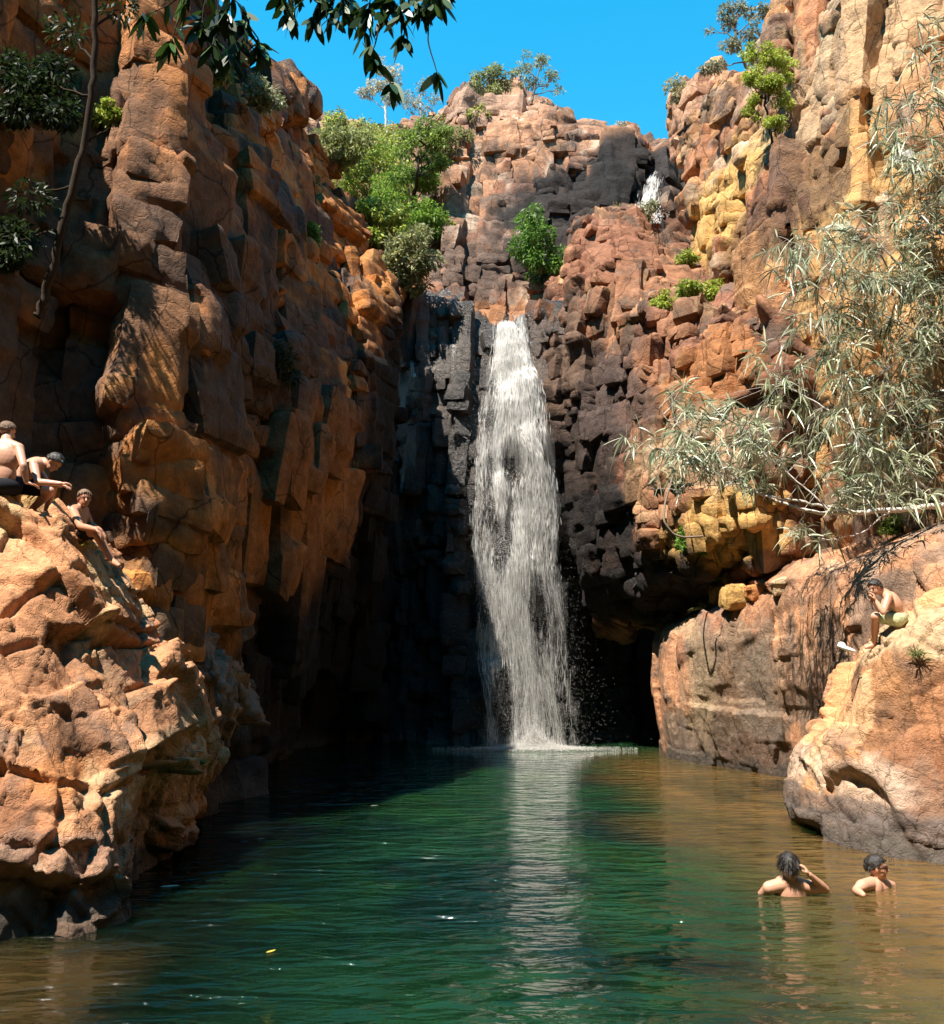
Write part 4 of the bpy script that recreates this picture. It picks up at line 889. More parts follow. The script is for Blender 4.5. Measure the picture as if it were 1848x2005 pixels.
def tree(label, base, trunk, clumps, cols, n, ls, bark, r0=0.12, seed=0, name='tree', group=None, lw=0.4, tw=True, hollow=0.3):
    """base: world point; trunk: list of (px,py,Y); clumps: list of (px,py,Y,rx,rz) in photo pixels"""
    r = np.random.default_rng(seed); root = empty(name, base, label, 'tree', group)
    T = [np.array(base)] + [at(*p) for p in trunk]; T = np.array(T)
    tt = np.linspace(0, len(T) - 1, 6 * (len(T) - 1) + 1); TP = cr(T, tt); TP[1:-1] += r.normal(0, 0.03, TP[1:-1].shape)
    paths = [(TP, np.linspace(r0, r0 * 0.3, len(TP)))]
    cs = []; rd = []
    for (px, py, Y, rx, rz) in clumps:
        c = at(px, py, Y); s_ = Y / FOC; cs.append(c); rd.append((rx * s_, rx * s_ * .8, rz * s_))
        j = int(len(TP) * r.uniform(0.45, 0.98)); j = min(j, len(TP) - 1)
        zz = TP[:, 2]; jj = np.argmin(np.abs(zz - (c[2] - 1.2 * rd[-1][2] - abs(c[0] - TP[j, 0]) * .5))); st = TP[max(jj, len(TP) // 3)]
        bp = wob(st, c, 7, 0.05, int(r.integers(1e6))); paths.append((bp, np.linspace(r0 * 0.4, r0 * 0.1, 7)))
        for q in range(5 if tw else 0):
            e = c + r.normal(0, 0.55, 3) * np.array(rd[-1]); paths.append((wob(bp[4 + q % 3], e, 5, 0.03, int(r.integers(1e6))), np.linspace(r0 * 0.14, r0 * 0.05, 5)))
    v, f = tube_np(paths, 6); link('trunk', mesh_np('trunk', v, f), bark, root)
    sub = []; sr = []
    for c, q in zip(cs, rd):
        for i in range(5): sub.append(c + r.normal(0, 0.42, 3) * np.array(q)); k = r.uniform(.3, .55); sr.append(tuple(np.array(q) * k))
    link('crown', crown_mesh('crown', sub, sr, n, ls, cols[0], cols[1], r, lw=lw, hollow=hollow), M_LEAF, root)
    return root

SKY_G = 'trees along the skyline'
tree('pale sparse dry tree on the skyline below the hanging leaves', at(757, 262, 44), [(755,220,44),(752,175,44),(760,130,44)], [(735,165,44,34,22),(770,150,44,26,26),(745,125,44,28,18),(715,180,44,20,16),(765,190,44,22,14)], (PALE0, PALE1), 1900, 0.17, M_BARKW, 0.09, 1, group=SKY_G)
tree('wispy grey leafless tree on the skyline left of the rocky peak', at(826, 245, 44), [(824,215,44),(820,185,44)], [(800,190,44,22,20),(830,175,44,26,20),(850,195,44,20,16),(815,210,44,30,14)], (PALE0, GREY1), 900, 0.15, M_BARKW, 0.07, 2, group=SKY_G)
tree('olive green round tree on top of the rocky peak', at(955, 192, 41), [(955,170,41),(958,140,41)], [(940,165,41,30,24),(965,140,41,26,26),(985,160,41,24,22),(930,190,41,20,18),(955,185,41,28,16)], (OLIVE0, OLIVE1), 2600, 0.16, M_BARKG, 0.10, 3, group=SKY_G)
tree('fine branched airy tree right of the olive tree on the rocky peak', at(1040, 205, 41), [(1045,175,41),(1055,140,41)], [(1062,115,41,26,14),(1030,130,41,24,18),(1080,150,41,22,18),(1088,178,41,14,14),(1045,160,41,26,14),(1010,140,41,16,14)], (GREY0, OLIVE1), 1500, 0.14, M_BARKG, 0.09, 4, group=SKY_G)
tree('grey green sparse tree on the right cliff top against the sky', at(1470, 165, 27.5), [(1460,120,27.5),(1440,70,27.5),(1445,20,27.5)], [(1420,40,27.5,26,22),(1455,15,27.5,30,18),(1435,85,27.5,26,22),(1400,130,27.5,26,20),(1470,60,27.5,26,26),(1490,110,27.5,26,26),(1385,60,27.5,10,8),(1500,20,27.5,24,20)], (GREY0, GREY1), 3000, 0.13, M_BARKG, 0.07, 5)
tree('slender yellow green tree with two thin dark stems leaning on the right cliff', on(1543, 440, 22, .5), [(1530,380,21.8),(1515,300,21.6),(1500,220,21.5),(1492,150,21.4)], [(1478,150,21.4,28,30),(1510,110,21.4,34,30),(1500,170,21.3,36,26),(1475,210,21.4,22,24),(1535,190,21.3,26,24),(1470,100,21.5,24,24),(1520,240,21.3,26,16),(1545,140,21.5,22,26)], (YG0, YG1), 6500, 0.085, M_BARKD, 0.055, 6)
tree('short leafy tree with a straight trunk at the left edge of the gully', on(680, 345, 36, .8), [(676,310,37),(668,270,37),(662,235,37)], [(655,225,37,24,18),(675,245,37,22,20),(645,250,37,20,18),(665,275,37,22,18),(685,270,37,14,16)], (OLIVE0, YG1), 2000, 0.15, M_BARKD, 0.08, 7)
tree('taller tree with forked dark limbs inside the green gully thicket', on(810, 395, 36, 1.0), [(815,350,36),(822,300,36),(828,265,36)], [(820,260,36,36,22),(850,280,36,30,26),(795,280,36,26,26),(840,315,36,34,22),(870,310,36,20,22),(865,255,36,20,14)], (OLIVE0, GREEN1), 4200, 0.16, M_BARKD, 0.10, 8)
GUL = 'shrubs crowding the gully between the cliffs'
for (px, py, rx, rz, cols, n, lab) in [
    (725, 340, 95, 74, (GREEN0, YG1), 7000, 'bright green bush in the upper left of the gully thicket'),
    (760, 285, 90, 52, (OLIVE0, YG1), 4600, 'yellow green bush below the pale skyline tree'),
    (790, 385, 92, 62, (GREEN0, GREEN1), 6500, 'mid green bush in the middle of the gully thicket'),
    (745, 440, 70, 46, (GREEN0, YG1), 4200, 'light green bush above the grey shrub in the gully'),
    (795, 520, 70, 60, (GREY0, OLIVE1), 5200, 'grey green shrub lowest in the gully above the black wall'),
    (840, 440, 60, 46, (GREEN0, GREEN1), 3200, 'dark green bush right of the light green bush in the gully'),
    (875, 275, 50, 38, (OLIVE0, OLIVE1), 2400, 'olive bush at the foot of the rocky peak'),
    (665, 290, 70, 46, (OLIVE0, OLIVE1), 3400, 'dull olive bush behind the short leafy tree'),
    (935, 232, 30, 24, (OLIVE0, YG1), 1000, 'small bush on the left shoulder of the rocky peak')]:
    shrub(lab, px, py, rx, rz, cols, n, 0.15, group=GUL, lift=0.7, nc=30)
shrub('bright green bush growing from the black rock left of the red buttress', 1060, 480, 62, 66, (GREEN0, (0.2,0.36,0.06)), 4600, 0.15, lift=0.8, nc=16)
shrub('small bright green bush clinging to the shaded left cliff', 606, 472, 26, 30, (GREEN0, (0.22,0.38,0.07)), 1400, 0.09, lift=0.3)
shrub('yellow green bush on the sunlit face of the left cliff behind the dark trunk', 212, 225, 28, 28, (YG0, YG1), 900, 0.08, lift=0.3)
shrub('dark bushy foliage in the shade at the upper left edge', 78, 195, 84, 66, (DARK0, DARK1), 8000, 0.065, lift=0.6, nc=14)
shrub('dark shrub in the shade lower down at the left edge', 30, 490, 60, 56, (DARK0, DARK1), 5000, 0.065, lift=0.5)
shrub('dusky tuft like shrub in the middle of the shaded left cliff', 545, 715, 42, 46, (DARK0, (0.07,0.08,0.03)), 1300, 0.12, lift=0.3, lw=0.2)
shrub('green bush on the top edge of the left cliff near the hanging leaves', 440, 140, 34, 40, (GREEN0, OLIVE1), 1500, 0.11, Y=17.2, lift=0)
shrub('dry bush on the rounded shoulder of the left cliff against the sky', 520, 192, 44, 24, (OLIVE0, GREY1), 1200, 0.12, Y=19.3, lift=0)
LED = 'bushes on the ledge of the right cliff'
shrub('small green bush in a crack above the ledge of the right cliff', 1343, 512, 22, 22, (GREEN0, YG1), 800, 0.11, lift=0.4, group=LED)
shrub('yellow green bush at the left end of the ledge', 1293, 592, 26, 20, (YG0, YG1), 900, 0.11, lift=0.4, group=LED)
shrub('tall yellow green bush in the middle of the ledge', 1342, 590, 36, 34, (GREEN0, YG1), 1600, 0.12, lift=0.5, group=LED)
shrub('yellow bush at the right end of the ledge beside pale rock', 1395, 575, 24, 24, (YG0, YG1), 900, 0.11, lift=0.4, group=LED)
shrub('small bush in the shade under the leaning pillar', 1455, 520, 22, 20, (GREEN0, GREEN1), 700, 0.10, lift=0.3, group=LED)
shrub('bright green plant growing from the overhang above the dark cave', 1352, 1062, 30, 26, (GREEN0, (0.25,0.42,0.06)), 1400, 0.085, lift=0.4)
shrub('small leafy sprig at the left end of the pale stones above the slab', 1396, 1122, 10, 20, (GREEN0, YG1), 260, 0.07, lift=0.2, nc=4)
shrub('low green plant on the slab under the white branch', 1745, 1030, 30, 15, (GREEN0, YG1), 900, 0.07, lift=0.2)
shrub('sunlit dry bush on the right shoulder under the sky', 1335, 185, 34, 30, (PALE0, OLIVE1), 900, 0.14, Y=32, lift=0, group=None)
shrub('pale twiggy bush on the dark saddle beside the upper waterfall', 1212, 258, 26, 12, (PALE0, PALE1), 500, 0.13, Y=37, lift=0)
shrub('straw coloured bush below the small upper waterfall', 1268, 415, 18, 24, (OLIVE0, PALE1), 600, 0.11, lift=0.7)

def tuft(label, px, py, h, n=90, cols=((0.28,0.22,0.08),(0.55,0.45,0.18)), seed=0, spread=0.8, group='dry grass tufts on the rocks', lift=0.05, hang=0.6):
    r = np.random.default_rng(int(px + py)); b = on(px, py, 15, lift); s_ = b[1] / FOC; L = h * s_
    P = b + r.normal(0, 0.10 * L, (n, 3)); D = r.normal(0, spread, (n, 3)); D[:, 2] = abs(D[:, 2]) * 0.6 + 0.7; D[:, 1] -= 0.3
    me = leaves('grass_tuft', P, D, L * (0.5 + 0.7 * r.random(n)), np.full(n, max(0.012, L * 0.035)), np.full(n, hang), 3, lcol(cols[0], cols[1], n, r))
    o = link('grass_tuft', me, M_LEAF); recenter(o, b); tag(o, label, 'grass tuft', group)
YS = ((0.36,0.30,0.06),(0.66,0.55,0.16)); GRN = ((0.14,0.17,0.05),(0.34,0.33,0.12))
for (px, py, h, c, lab) in [(1793,1285,46,GRN,'grass tuft in a crack of the big orange boulder below the sitting man'),(166,1068,30,YS,'grass tuft beside the seated man on the outcrop'),(325,205,40,((.3,.26,.2),(.6,.55,.45)),'pale dead grass tuft on the sunlit left cliff'),
    (1205,600,32,YS,'yellow grass tuft on top of the red buttress left of the ledge'),(1232,640,30,YS,'yellow grass tuft just below the top of the red buttress'),(1262,800,34,YS,'bright yellow grass tuft halfway down the right buttress'),
    (1275,850,26,YS,'small yellow grass tuft beneath the bright yellow tuft'),(1385,1195,42,GRN,'thin upright grass tuft at the left end of the slab'),(1365,530,26,YS,'yellow grass above the tall bush on the ledge'),
    (1480,600,26,YS,'yellow grass at the foot of the leaning pillar'),(395,1495,22,GRN,'green grass sprig on the right edge of the outcrop'),(1425,625,24,YS,'yellow grass between stones right of the ledge bushes'),
    (600,240,30,((.3,.24,.12),(.5,.42,.24)),'straw grass on the rounded shoulder of the left cliff'),(1420,250,40,((.34,.26,.1),(.6,.5,.25)),'straw grass hanging on the right shoulder below the skyline'),
    (1700,1040,30,GRN,'grass on the slab below the white branch')]:
    tuft(lab, px, py, h, 80, c)

T_ = np.concatenate(TOPS[:5]); tx, ty = project(T_); ok = (tx > 250) & (tx < 1860) & (ty > 0) & (ty < 1120) & ~((tx > 700) & (tx < 1130) & (ty > 600)); T_ = T_[ok]
r = np.random.default_rng(77); T_ = T_[r.permutation(len(T_))[:520]]; P_ = []; D_ = []; L_ = []; C_ = []
for p in T_:
    kk = int(r.integers(10, 26)); l0 = r.uniform(.12, .42); dry = r.random()
    P_.append(p + r.normal(0, .05, (kk, 3)) - [0, 0.03, 0.02]); dd_ = r.normal(0, .7, (kk, 3)); dd_[:, 2] = abs(dd_[:, 2]) * .6 + .6; dd_[:, 1] -= .3; D_.append(dd_); L_.append(l0 * r.uniform(.5, 1.2, kk))
    C_.append(lcol((.22,.20,.06), (.62,.52,.22), kk, r) if dry < .7 else lcol(YG0, YG1, kk, r))
P_ = np.concatenate(P_); L_ = np.concatenate(L_)
gs_o = link('dry_grass', leaves('dry_grass', P_, np.concatenate(D_), L_, np.maximum(.012, L_ * .05), np.full(len(L_), .6), 2, np.concatenate(C_)), M_LEAF); tag(gs_o, 'scattered straw coloured grass growing on the ledges of the cliffs', 'grass', kind='stuff')

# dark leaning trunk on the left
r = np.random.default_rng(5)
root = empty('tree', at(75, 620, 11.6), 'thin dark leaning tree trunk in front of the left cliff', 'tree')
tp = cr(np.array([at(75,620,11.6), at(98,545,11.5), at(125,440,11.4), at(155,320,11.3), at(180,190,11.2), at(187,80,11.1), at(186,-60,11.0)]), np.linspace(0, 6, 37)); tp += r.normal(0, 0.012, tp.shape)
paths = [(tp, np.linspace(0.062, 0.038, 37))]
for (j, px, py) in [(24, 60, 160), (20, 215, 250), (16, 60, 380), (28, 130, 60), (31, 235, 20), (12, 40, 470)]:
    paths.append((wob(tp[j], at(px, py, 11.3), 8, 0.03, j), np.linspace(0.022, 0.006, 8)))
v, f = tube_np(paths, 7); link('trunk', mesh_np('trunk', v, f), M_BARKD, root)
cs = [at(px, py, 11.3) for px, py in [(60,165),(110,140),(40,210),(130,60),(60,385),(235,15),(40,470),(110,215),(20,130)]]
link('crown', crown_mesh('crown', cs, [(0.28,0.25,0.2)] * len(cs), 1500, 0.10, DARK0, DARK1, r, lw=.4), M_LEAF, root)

# leafy branches hanging in from above
r = np.random.default_rng(8)
root = empty('tree', at(640, -420, 5.0), 'dark broad leaved branches hanging into the top of the picture against the sky', 'tree')
twigs = []; LP = []; LD = []; LL = []
def hang(pts, Y, tip=7, along=0.0, L=0.135):
    P = cr(np.array([at(px, py, Y) for px, py in pts]), np.linspace(0, len(pts) - 1, 6 * (len(pts) - 1) + 1)); twigs.append((P, np.linspace(0.006, 0.0022, len(P))))
    n = int(len(P) * along * 1.3)
    for i in range(n):
        j = int(r.uniform(0.2, 1) * (len(P) - 1)); LP.append(P[j] + r.normal(0, .005, 3)); LD.append([r.normal(0, .65), r.normal(0, .5), -0.75]); LL.append(L * r.uniform(.6, 1.1))
    for i in range(tip):
        a = 6.283 * i / tip + r.random(); LP.append(P[-1] + r.normal(0, .006, 3)); LD.append([math.cos(a) * .6, math.sin(a) * .5, -0.8 + r.normal(0, .15)]); LL.append(L * r.uniform(.7, 1.15))
for pts, Y, tip, al in [
    ([(420,-120),(380,-30),(330,10),(285,30)],4.4,7,.5), ([(380,-30),(345,50),(335,85)],4.4,6,.4), ([(430,-120),(430,-20),(425,30)],4.6,7,.8), ([(430,-20),(470,10),(478,50)],4.6,8,.8),
    ([(470,10),(480,70),(455,105)],4.7,8,.7), ([(480,40),(505,75),(510,88)],4.7,9,.6), ([(430,-80),(400,10),(395,55)],4.5,7,.7), ([(455,-60),(455,0),(440,25)],4.5,8,.6), ([(440,20),(430,60),(415,90)],4.5,6,.4),
    ([(700,-140),(620,-30),(555,10)],5.0,7,.6), ([(620,-30),(585,10),(568,30)],5.0,8,.8), ([(640,-30),(625,10),(612,38)],5.0,8,.8), ([(680,-60),(655,0),(648,35)],5.1,9,.9), ([(700,-60),(690,0),(690,28)],5.1,8,.9),
    ([(740,-60),(725,0),(718,35)],5.0,9,1.0), ([(760,-60),(755,-5),(750,30)],5.0,9,1.0), ([(790,-60),(790,-10),(785,30)],4.9,8,.9), ([(830,-60),(835,-20),(842,5)],4.9,8,.8), ([(860,-60),(862,-30),(862,-2)],4.9,6,.5),
    ([(785,20),(792,55),(790,72)],4.9,10,.1), ([(718,30),(715,60),(705,80)],5.0,3,.1), ([(750,20),(735,85),(728,105),(738,125)],5.0,9,.05), ([(738,125),(755,150),(768,165)],5.0,6,.05), ([(842,5),(838,80),(852,130),(856,145)],4.9,8,.0),
    ([(790,-60),(810,0),(820,20)],4.9,8,.8), ([(660,-60),(670,-10),(672,15)],5.0,8,.9), ([(730,20),(725,60),(722,90)],5.0,4,.0), ([(600,-60),(575,-20),(550,-5)],5.0,7,.6), ([(700,-70),(735,-20),(770,5)],5.0,8,1.0)]:
    hang(pts, Y, tip, al)
twigs.append((wob(at(640,-420,5.0), at(700,-140,5.0), 8, .03, 3), np.linspace(.05, .012, 8))); twigs.append((wob(at(640,-420,5.0), at(430,-120,4.5), 8, .03, 4), np.linspace(.04, .012, 8)))
twigs.append((wob(at(700,-140,5.0), at(860,-60,4.9), 8, .02, 5), np.linspace(.012, .006, 8)))
v, f = tube_np(twigs, 5); link('branch', mesh_np('branch', v, f), M_BARKD, root)
n = len(LP); LL = np.array(LL)
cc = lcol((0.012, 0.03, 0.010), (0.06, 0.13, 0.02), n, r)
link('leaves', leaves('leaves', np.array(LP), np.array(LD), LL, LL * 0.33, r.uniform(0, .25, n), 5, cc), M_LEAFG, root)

# silvery long-leaved tree on the right
r = np.random.default_rng(12)
root = empty('tree', at(2150, 1120, 15.8), 'silvery green tree with long narrow leaves and white branches reaching in from the right edge', 'tree')
main = [([(2150,1120),(2050,1010),(1950,985),(1848,990),(1750,998),(1690,1003),(1630,1005),(1580,1000),(1530,985)], 9.4, .050, .016),
        ([(1690,1003),(1600,990),(1510,970),(1430,945),(1340,900)], 9.3, .020, .006), ([(1530,985),(1470,960),(1400,905),(1330,850),(1290,800)], 9.2, .013, .005),
        ([(1848,990),(1770,915),(1690,850),(1600,790),(1530,750)], 9.5, .018, .006), ([(2050,1010),(1960,860),(1870,700),(1790,560),(1700,450)], 9.8, .030, .007),
        ([(1870,700),(1780,640),(1690,600),(1600,560)], 9.7, .012, .005), ([(2050,1010),(2000,700),(1930,420),(1850,220),(1800,80)], 10.0, .030, .007), ([(1930,420),(1840,350),(1760,300),(1715,240)], 9.9, .012, .005),
        ([(1750,998),(1700,900),(1660,820),(1640,700),(1600,640)], 9.4, .013, .005), ([(1630,1005),(1570,950),(1510,900),(1470,860)], 9.1, .012, .004), ([(1430,945),(1340,960),(1270,955)], 9.2, .006, .003), ([(1340,900),(1280,880),(1240,858)], 9.2, .006, .003),
        ([(1740,1000),(1690,1040),(1640,1055),(1585,1060)], 9.3, .010, .004), ([(1950,985),(1880,900),(1800,840),(1720,800)], 9.6, .014, .005), ([(1960,860),(1880,820),(1800,760),(1740,720)], 9.7, .012, .005), ([(1790,560),(1700,540),(1620,500),(1540,470)], 9.6, .010, .004), ([(2000,700),(1900,600),(1830,520),(1790,400)], 9.9, .012, .005), ([(1850,220),(1810,200),(1770,230)], 10, .008, .004)]
paths = []; BP = []
for pts, Y, a, b in main:
    P = cr(np.array([at(px, py, Y + 6.3 + 0.3 * math.sin(px * .01)) for px, py in pts]), np.linspace(0, len(pts) - 1, 8 * (len(pts) - 1) + 1)); P += r.normal(0, 0.012, P.shape); paths.append((P, np.linspace(a, b, len(P)) * 1.5)); BP.append(P)
BPa = np.concatenate(BP)
regs = [(1620,560,110,130,60),(1720,480,110,110,62),(1790,380,60,100,36),(1800,620,70,130,60),(1700,680,120,90,55),(1600,760,110,70,30),(1760,820,100,90,60),(1640,900,110,80,50),(1780,930,80,50,32),
        (1400,850,100,75,62),(1470,900,70,60,36),(1330,900,60,60,26),(1240,850,40,30,4),(1700,960,100,40,26),(1590,1050,60,22,10),(1770,260,75,90,44),(1815,110,45,110,26),(1540,480,50,60,10),(1520,700,60,50,8),(1350,770,40,30,8)]
LP = []; LD = []; LL = []; CC = []
for (px, py, rx, ry, cnt) in regs:
    for i in range(int(cnt * 1.15)):
        th = r.random() * 6.283; q = math.sqrt(r.random()); x = px + rx * q * math.cos(th); y = py + ry * q * math.sin(th)
        c = at(x, y, 15.8 + r.normal(0, 0.6)); j = np.argmin(((BPa - c) ** 2).sum(1)); s0 = BPa[j]
        if np.linalg.norm(c - s0) > 2.0: s0 = c + (s0 - c) * 1.3 / np.linalg.norm(c - s0)
        if r.random() < 0.75: paths.append((wob(s0, c, 6, 0.018, int(r.integers(1e6))), np.linspace(0.005, 0.0018, 6)))
        tone = r.random(); ax = (c - s0); ax /= np.linalg.norm(ax) + 1e-9
        for k in range(int(r.integers(7, 13))):
            LP.append(c - ax * r.uniform(0, .24)); d = ax * 0.7 + r.normal(0, .62, 3); d[2] -= 0.25; LD.append(d); LL.append(r.uniform(.19, .45)); CC.append(tone)
n = len(LP); LL = np.array(LL); tone = np.array(CC)[:, None]
cc = np.clip(lcol((0.15, 0.20, 0.09), (0.68, 0.68, 0.48), n, r) * (0.5 + 0.9 * tone), 0, 1)
v, f = tube_np(paths, 6); link('branch', mesh_np('branch', v, f), M_BARKW, root)
link('leaves', leaves('leaves', np.array(LP), np.array(LD), LL, r.uniform(.015, .034, n), r.uniform(.15, .7, n), 5, cc), leaf_mat('silver_leaf', 0.38, 0.25, 0.6), root)
# hanging bare vine under the overhang
root_v = link('vine', mesh_np('vine', *tube_np([(cr(np.array([at(1318,930,20.6), at(1302,985,20.4), at(1300,1020,20.2), at(1318,1045,20.2), at(1340,1052,20.2), at(1375,1050,20.3)]), np.linspace(0, 5, 30)), 0.025)], 6)), M_BARKG)
recenter(root_v, at(1318, 930, 20.6)); tag(root_v, 'curved bare grey vine hanging on the overhang above the cave', 'vine')

# ------------------------------------------------------------------ people
def vz(a): return np.array(a, dtype=float)
def nrm(a): a = vz(a); return a / (np.linalg.norm(a) + 1e-9)
class Body:
    def __init__(s): s.bm = bmesh.new()
    def cap(s, a, b, ra, rb):
        a, b = Vector(a), Vector(b); L = (b - a).length
        for p, rr in ((a, ra), (b, rb)): bmesh.ops.create_icosphere(s.bm, subdivisions=2, radius=rr, matrix=Matrix.Translation(p))
        if L > 1e-4:
            q = (b - a).to_track_quat('Z', 'Y').to_matrix().to_4x4()
            bmesh.ops.create_cone(s.bm, cap_ends=True, segments=16, radius1=ra, radius2=rb, depth=L, matrix=Matrix.Translation((a + b) / 2) @ q)
    def ell(s, c, x, y, z, rx, ry, rz):
        m = Matrix.Identity(4)
        for i, (v, k) in enumerate(((x, rx), (y, ry), (z, rz))):
            for j in range(3): m[j][i] = float(v[j]) * k
        for j in range(3): m[j][3] = float(c[j])
        bmesh.ops.create_icosphere(s.bm, subdivisions=3, radius=1.0, matrix=m)
    def chain(s, pts, rad):
        for i in range(len(pts) - 1): s.cap(pts[i], pts[i + 1], rad[i], rad[i + 1])
def fused(name, body, mat, parent, vox=0.008, smooth=3):
    me = bpy.data.meshes.new(name + '_raw'); body.bm.to_mesh(me); body.bm.free()
    o = bpy.data.objects.new(name + '_raw', me); COL.objects.link(o)
    m = o.modifiers.new('r', 'REMESH'); m.mode = 'VOXEL'; m.voxel_size = vox
    m2 = o.modifiers.new('s', 'SMOOTH'); m2.iterations = smooth; m2.factor = 0.5
    dg = bpy.context.evaluated_depsgraph_get(); dg.update(); ev = bpy.data.meshes.new_from_object(o.evaluated_get(dg)); ev.name = name
    bpy.data.objects.remove(o); ev.materials.clear()
    return link(name, ev, mat, parent, smooth=True)
def hand(b, w, d, n, side, curl=0.5, sc=1.0):
    """w wrist, d direction of the fingers, n palm normal, side: +1/-1 thumb side"""
    d = nrm(d); n = nrm(n - np.dot(n, d) * d); s_ = np.cross(d, n) * side; w = vz(w)
    b.ell(w + d * .045 * sc, d, s_, n, .05 * sc, .040 * sc, .016 * sc)
    for i, (off, L) in enumerate(((.028, .070), (.010, .078), (-.009, .073), (-.027, .058))):
        p0 = w + d * .08 * sc + s_ * off * sc; a = curl * (0.8 + .12 * i)
        p1 = p0 + (d * math.cos(a * .5) + n * math.sin(a * .5)) * L * .45 * sc; p2 = p1 + (d * math.cos(a * 1.2) + n * math.sin(a * 1.2)) * L * .32 * sc; p3 = p2 + (d * math.cos(a * 1.9) + n * math.sin(a * 1.9)) * L * .25 * sc
        b.chain([p0, p1, p2, p3], [.0092, .0085, .0078, .007])
    t0 = w + d * .025 * sc + s_ * .03 * sc; t1 = t0 + (s_ * .75 + d * .6 + n * .25) * .038 * sc; t2 = t1 + (s_ * .25 + d * .85 + n * .35) * .032 * sc
    b.chain([t0, t1, t2], [.013, .0105, .0085])
def head(b, c, fwd, up, sc=1.0):
    f = nrm(fwd); u = nrm(vz(up) - np.dot(up, f) * f); r = np.cross(f, u); c = vz(c)
    b.ell(c + u * .028 * sc - f * .012 * sc, f, r, u, .098 * sc, .078 * sc, .088 * sc)
    b.ell(c - u * .035 * sc + f * .022 * sc, f, r, u, .066 * sc, .058 * sc, .078 * sc)
    b.ell(c - u * .088 * sc + f * .060 * sc, f, r, u, .024 * sc, .026 * sc, .020 * sc)     # chin
    b.cap(c + f * .082 * sc + u * .010 * sc, c + f * .104 * sc - u * .026 * sc, .009 * sc, .014 * sc)   # nose
    b.ell(c + f * .076 * sc + u * .028 * sc, f, r, u, .014 * sc, .045 * sc, .010 * sc)     # brow
    b.ell(c + f * .082 * sc - u * .054 * sc, f, r, u, .010 * sc, .024 * sc, .008 * sc)     # lips
    for k in (-1, 1): b.ell(c + r * k * .079 * sc - f * .005 * sc - u * .008 * sc, f, r, u, .018 * sc, .010 * sc, .031 * sc)
    return f, r, u
def hair(parent, c, f, r, u, mat, length=0.0, low=-0.15, sc=1.0, seed=0, thick=1.13):
    bm = bmesh.new(); bmesh.ops.create_icosphere(bm, subdivisions=5, radius=1.0); rng = np.random.default_rng(seed)
    V = np.array([v.co[:] for v in bm.verts]); nz = fbm(V * 5 + seed, 3, 7)
    for v, nn in zip(bm.verts, nz):
        x, y, z = v.co        # x forward, y right, z up
        cover = smooth(0.05, 0.35, np.array([z * 1.15 - x * 0.95 + 0.25 + (-low)]))[0] if x > -0.1 else smooth(low - .55, low - .25, np.array([z]))[0]
        k = (0.86 + (thick - 0.86) * cover) * (1 + 0.05 * nn * cover)
        p = vz(c) + u * (.028 * sc) - f * (.012 * sc) + (f * x * .100 + r * y * .081 + u * z * .092) * k * sc
        if z < -0.2 and x < 0.1: p = p - u * length * min(1, (-z - .2)) * cover + f * (-.01) * cover
        v.co = p
    me = bpy.data.meshes.new('hair'); bm.to_mesh(me); bm.free()
    n = 700; d = rng.normal(size=(n * 3, 3)); d /= np.linalg.norm(d, axis=1, keepdims=True)
    d = d[(d[:, 2] * 1.15 - d[:, 0] * .95 + .25 - low > .3) & (d[:, 2] > -.55)][:n]; nn = len(d)
    Pn = vz(c) + u * (.028 * sc) - f * (.012 * sc) + (f * d[:, :1] * .1 + r * d[:, 1:2] * .081 + u * d[:, 2:] * .092) * sc * (thick - .03)
    D = (f * d[:, :1] + r * d[:, 1:2] + u * d[:, 2:]) * .5 + rng.normal(0, .45, (nn, 3)); D[:, 2] -= 0.8
    lo = leaves('lock', Pn, D, np.full(nn, .018 + length * .5), np.full(nn, .006), np.full(nn, .8), 3, np.zeros((nn, 3))); link('lock', lo, mat, parent)
    return link('hair', me, mat, parent, smooth=True)
def eyes(parent, c, f, r, u, sc=1.0):
    for k in (-1, 1):
        b = Body(); b.ell(vz(c) + r * k * .031 * sc + f * .079 * sc + u * .008 * sc, f, r, u, .008, .013, .007)
        me = bpy.data.meshes.new('eye'); b.bm.to_mesh(me); b.bm.free(); link('eye', me, M_EYE, parent, smooth=True)

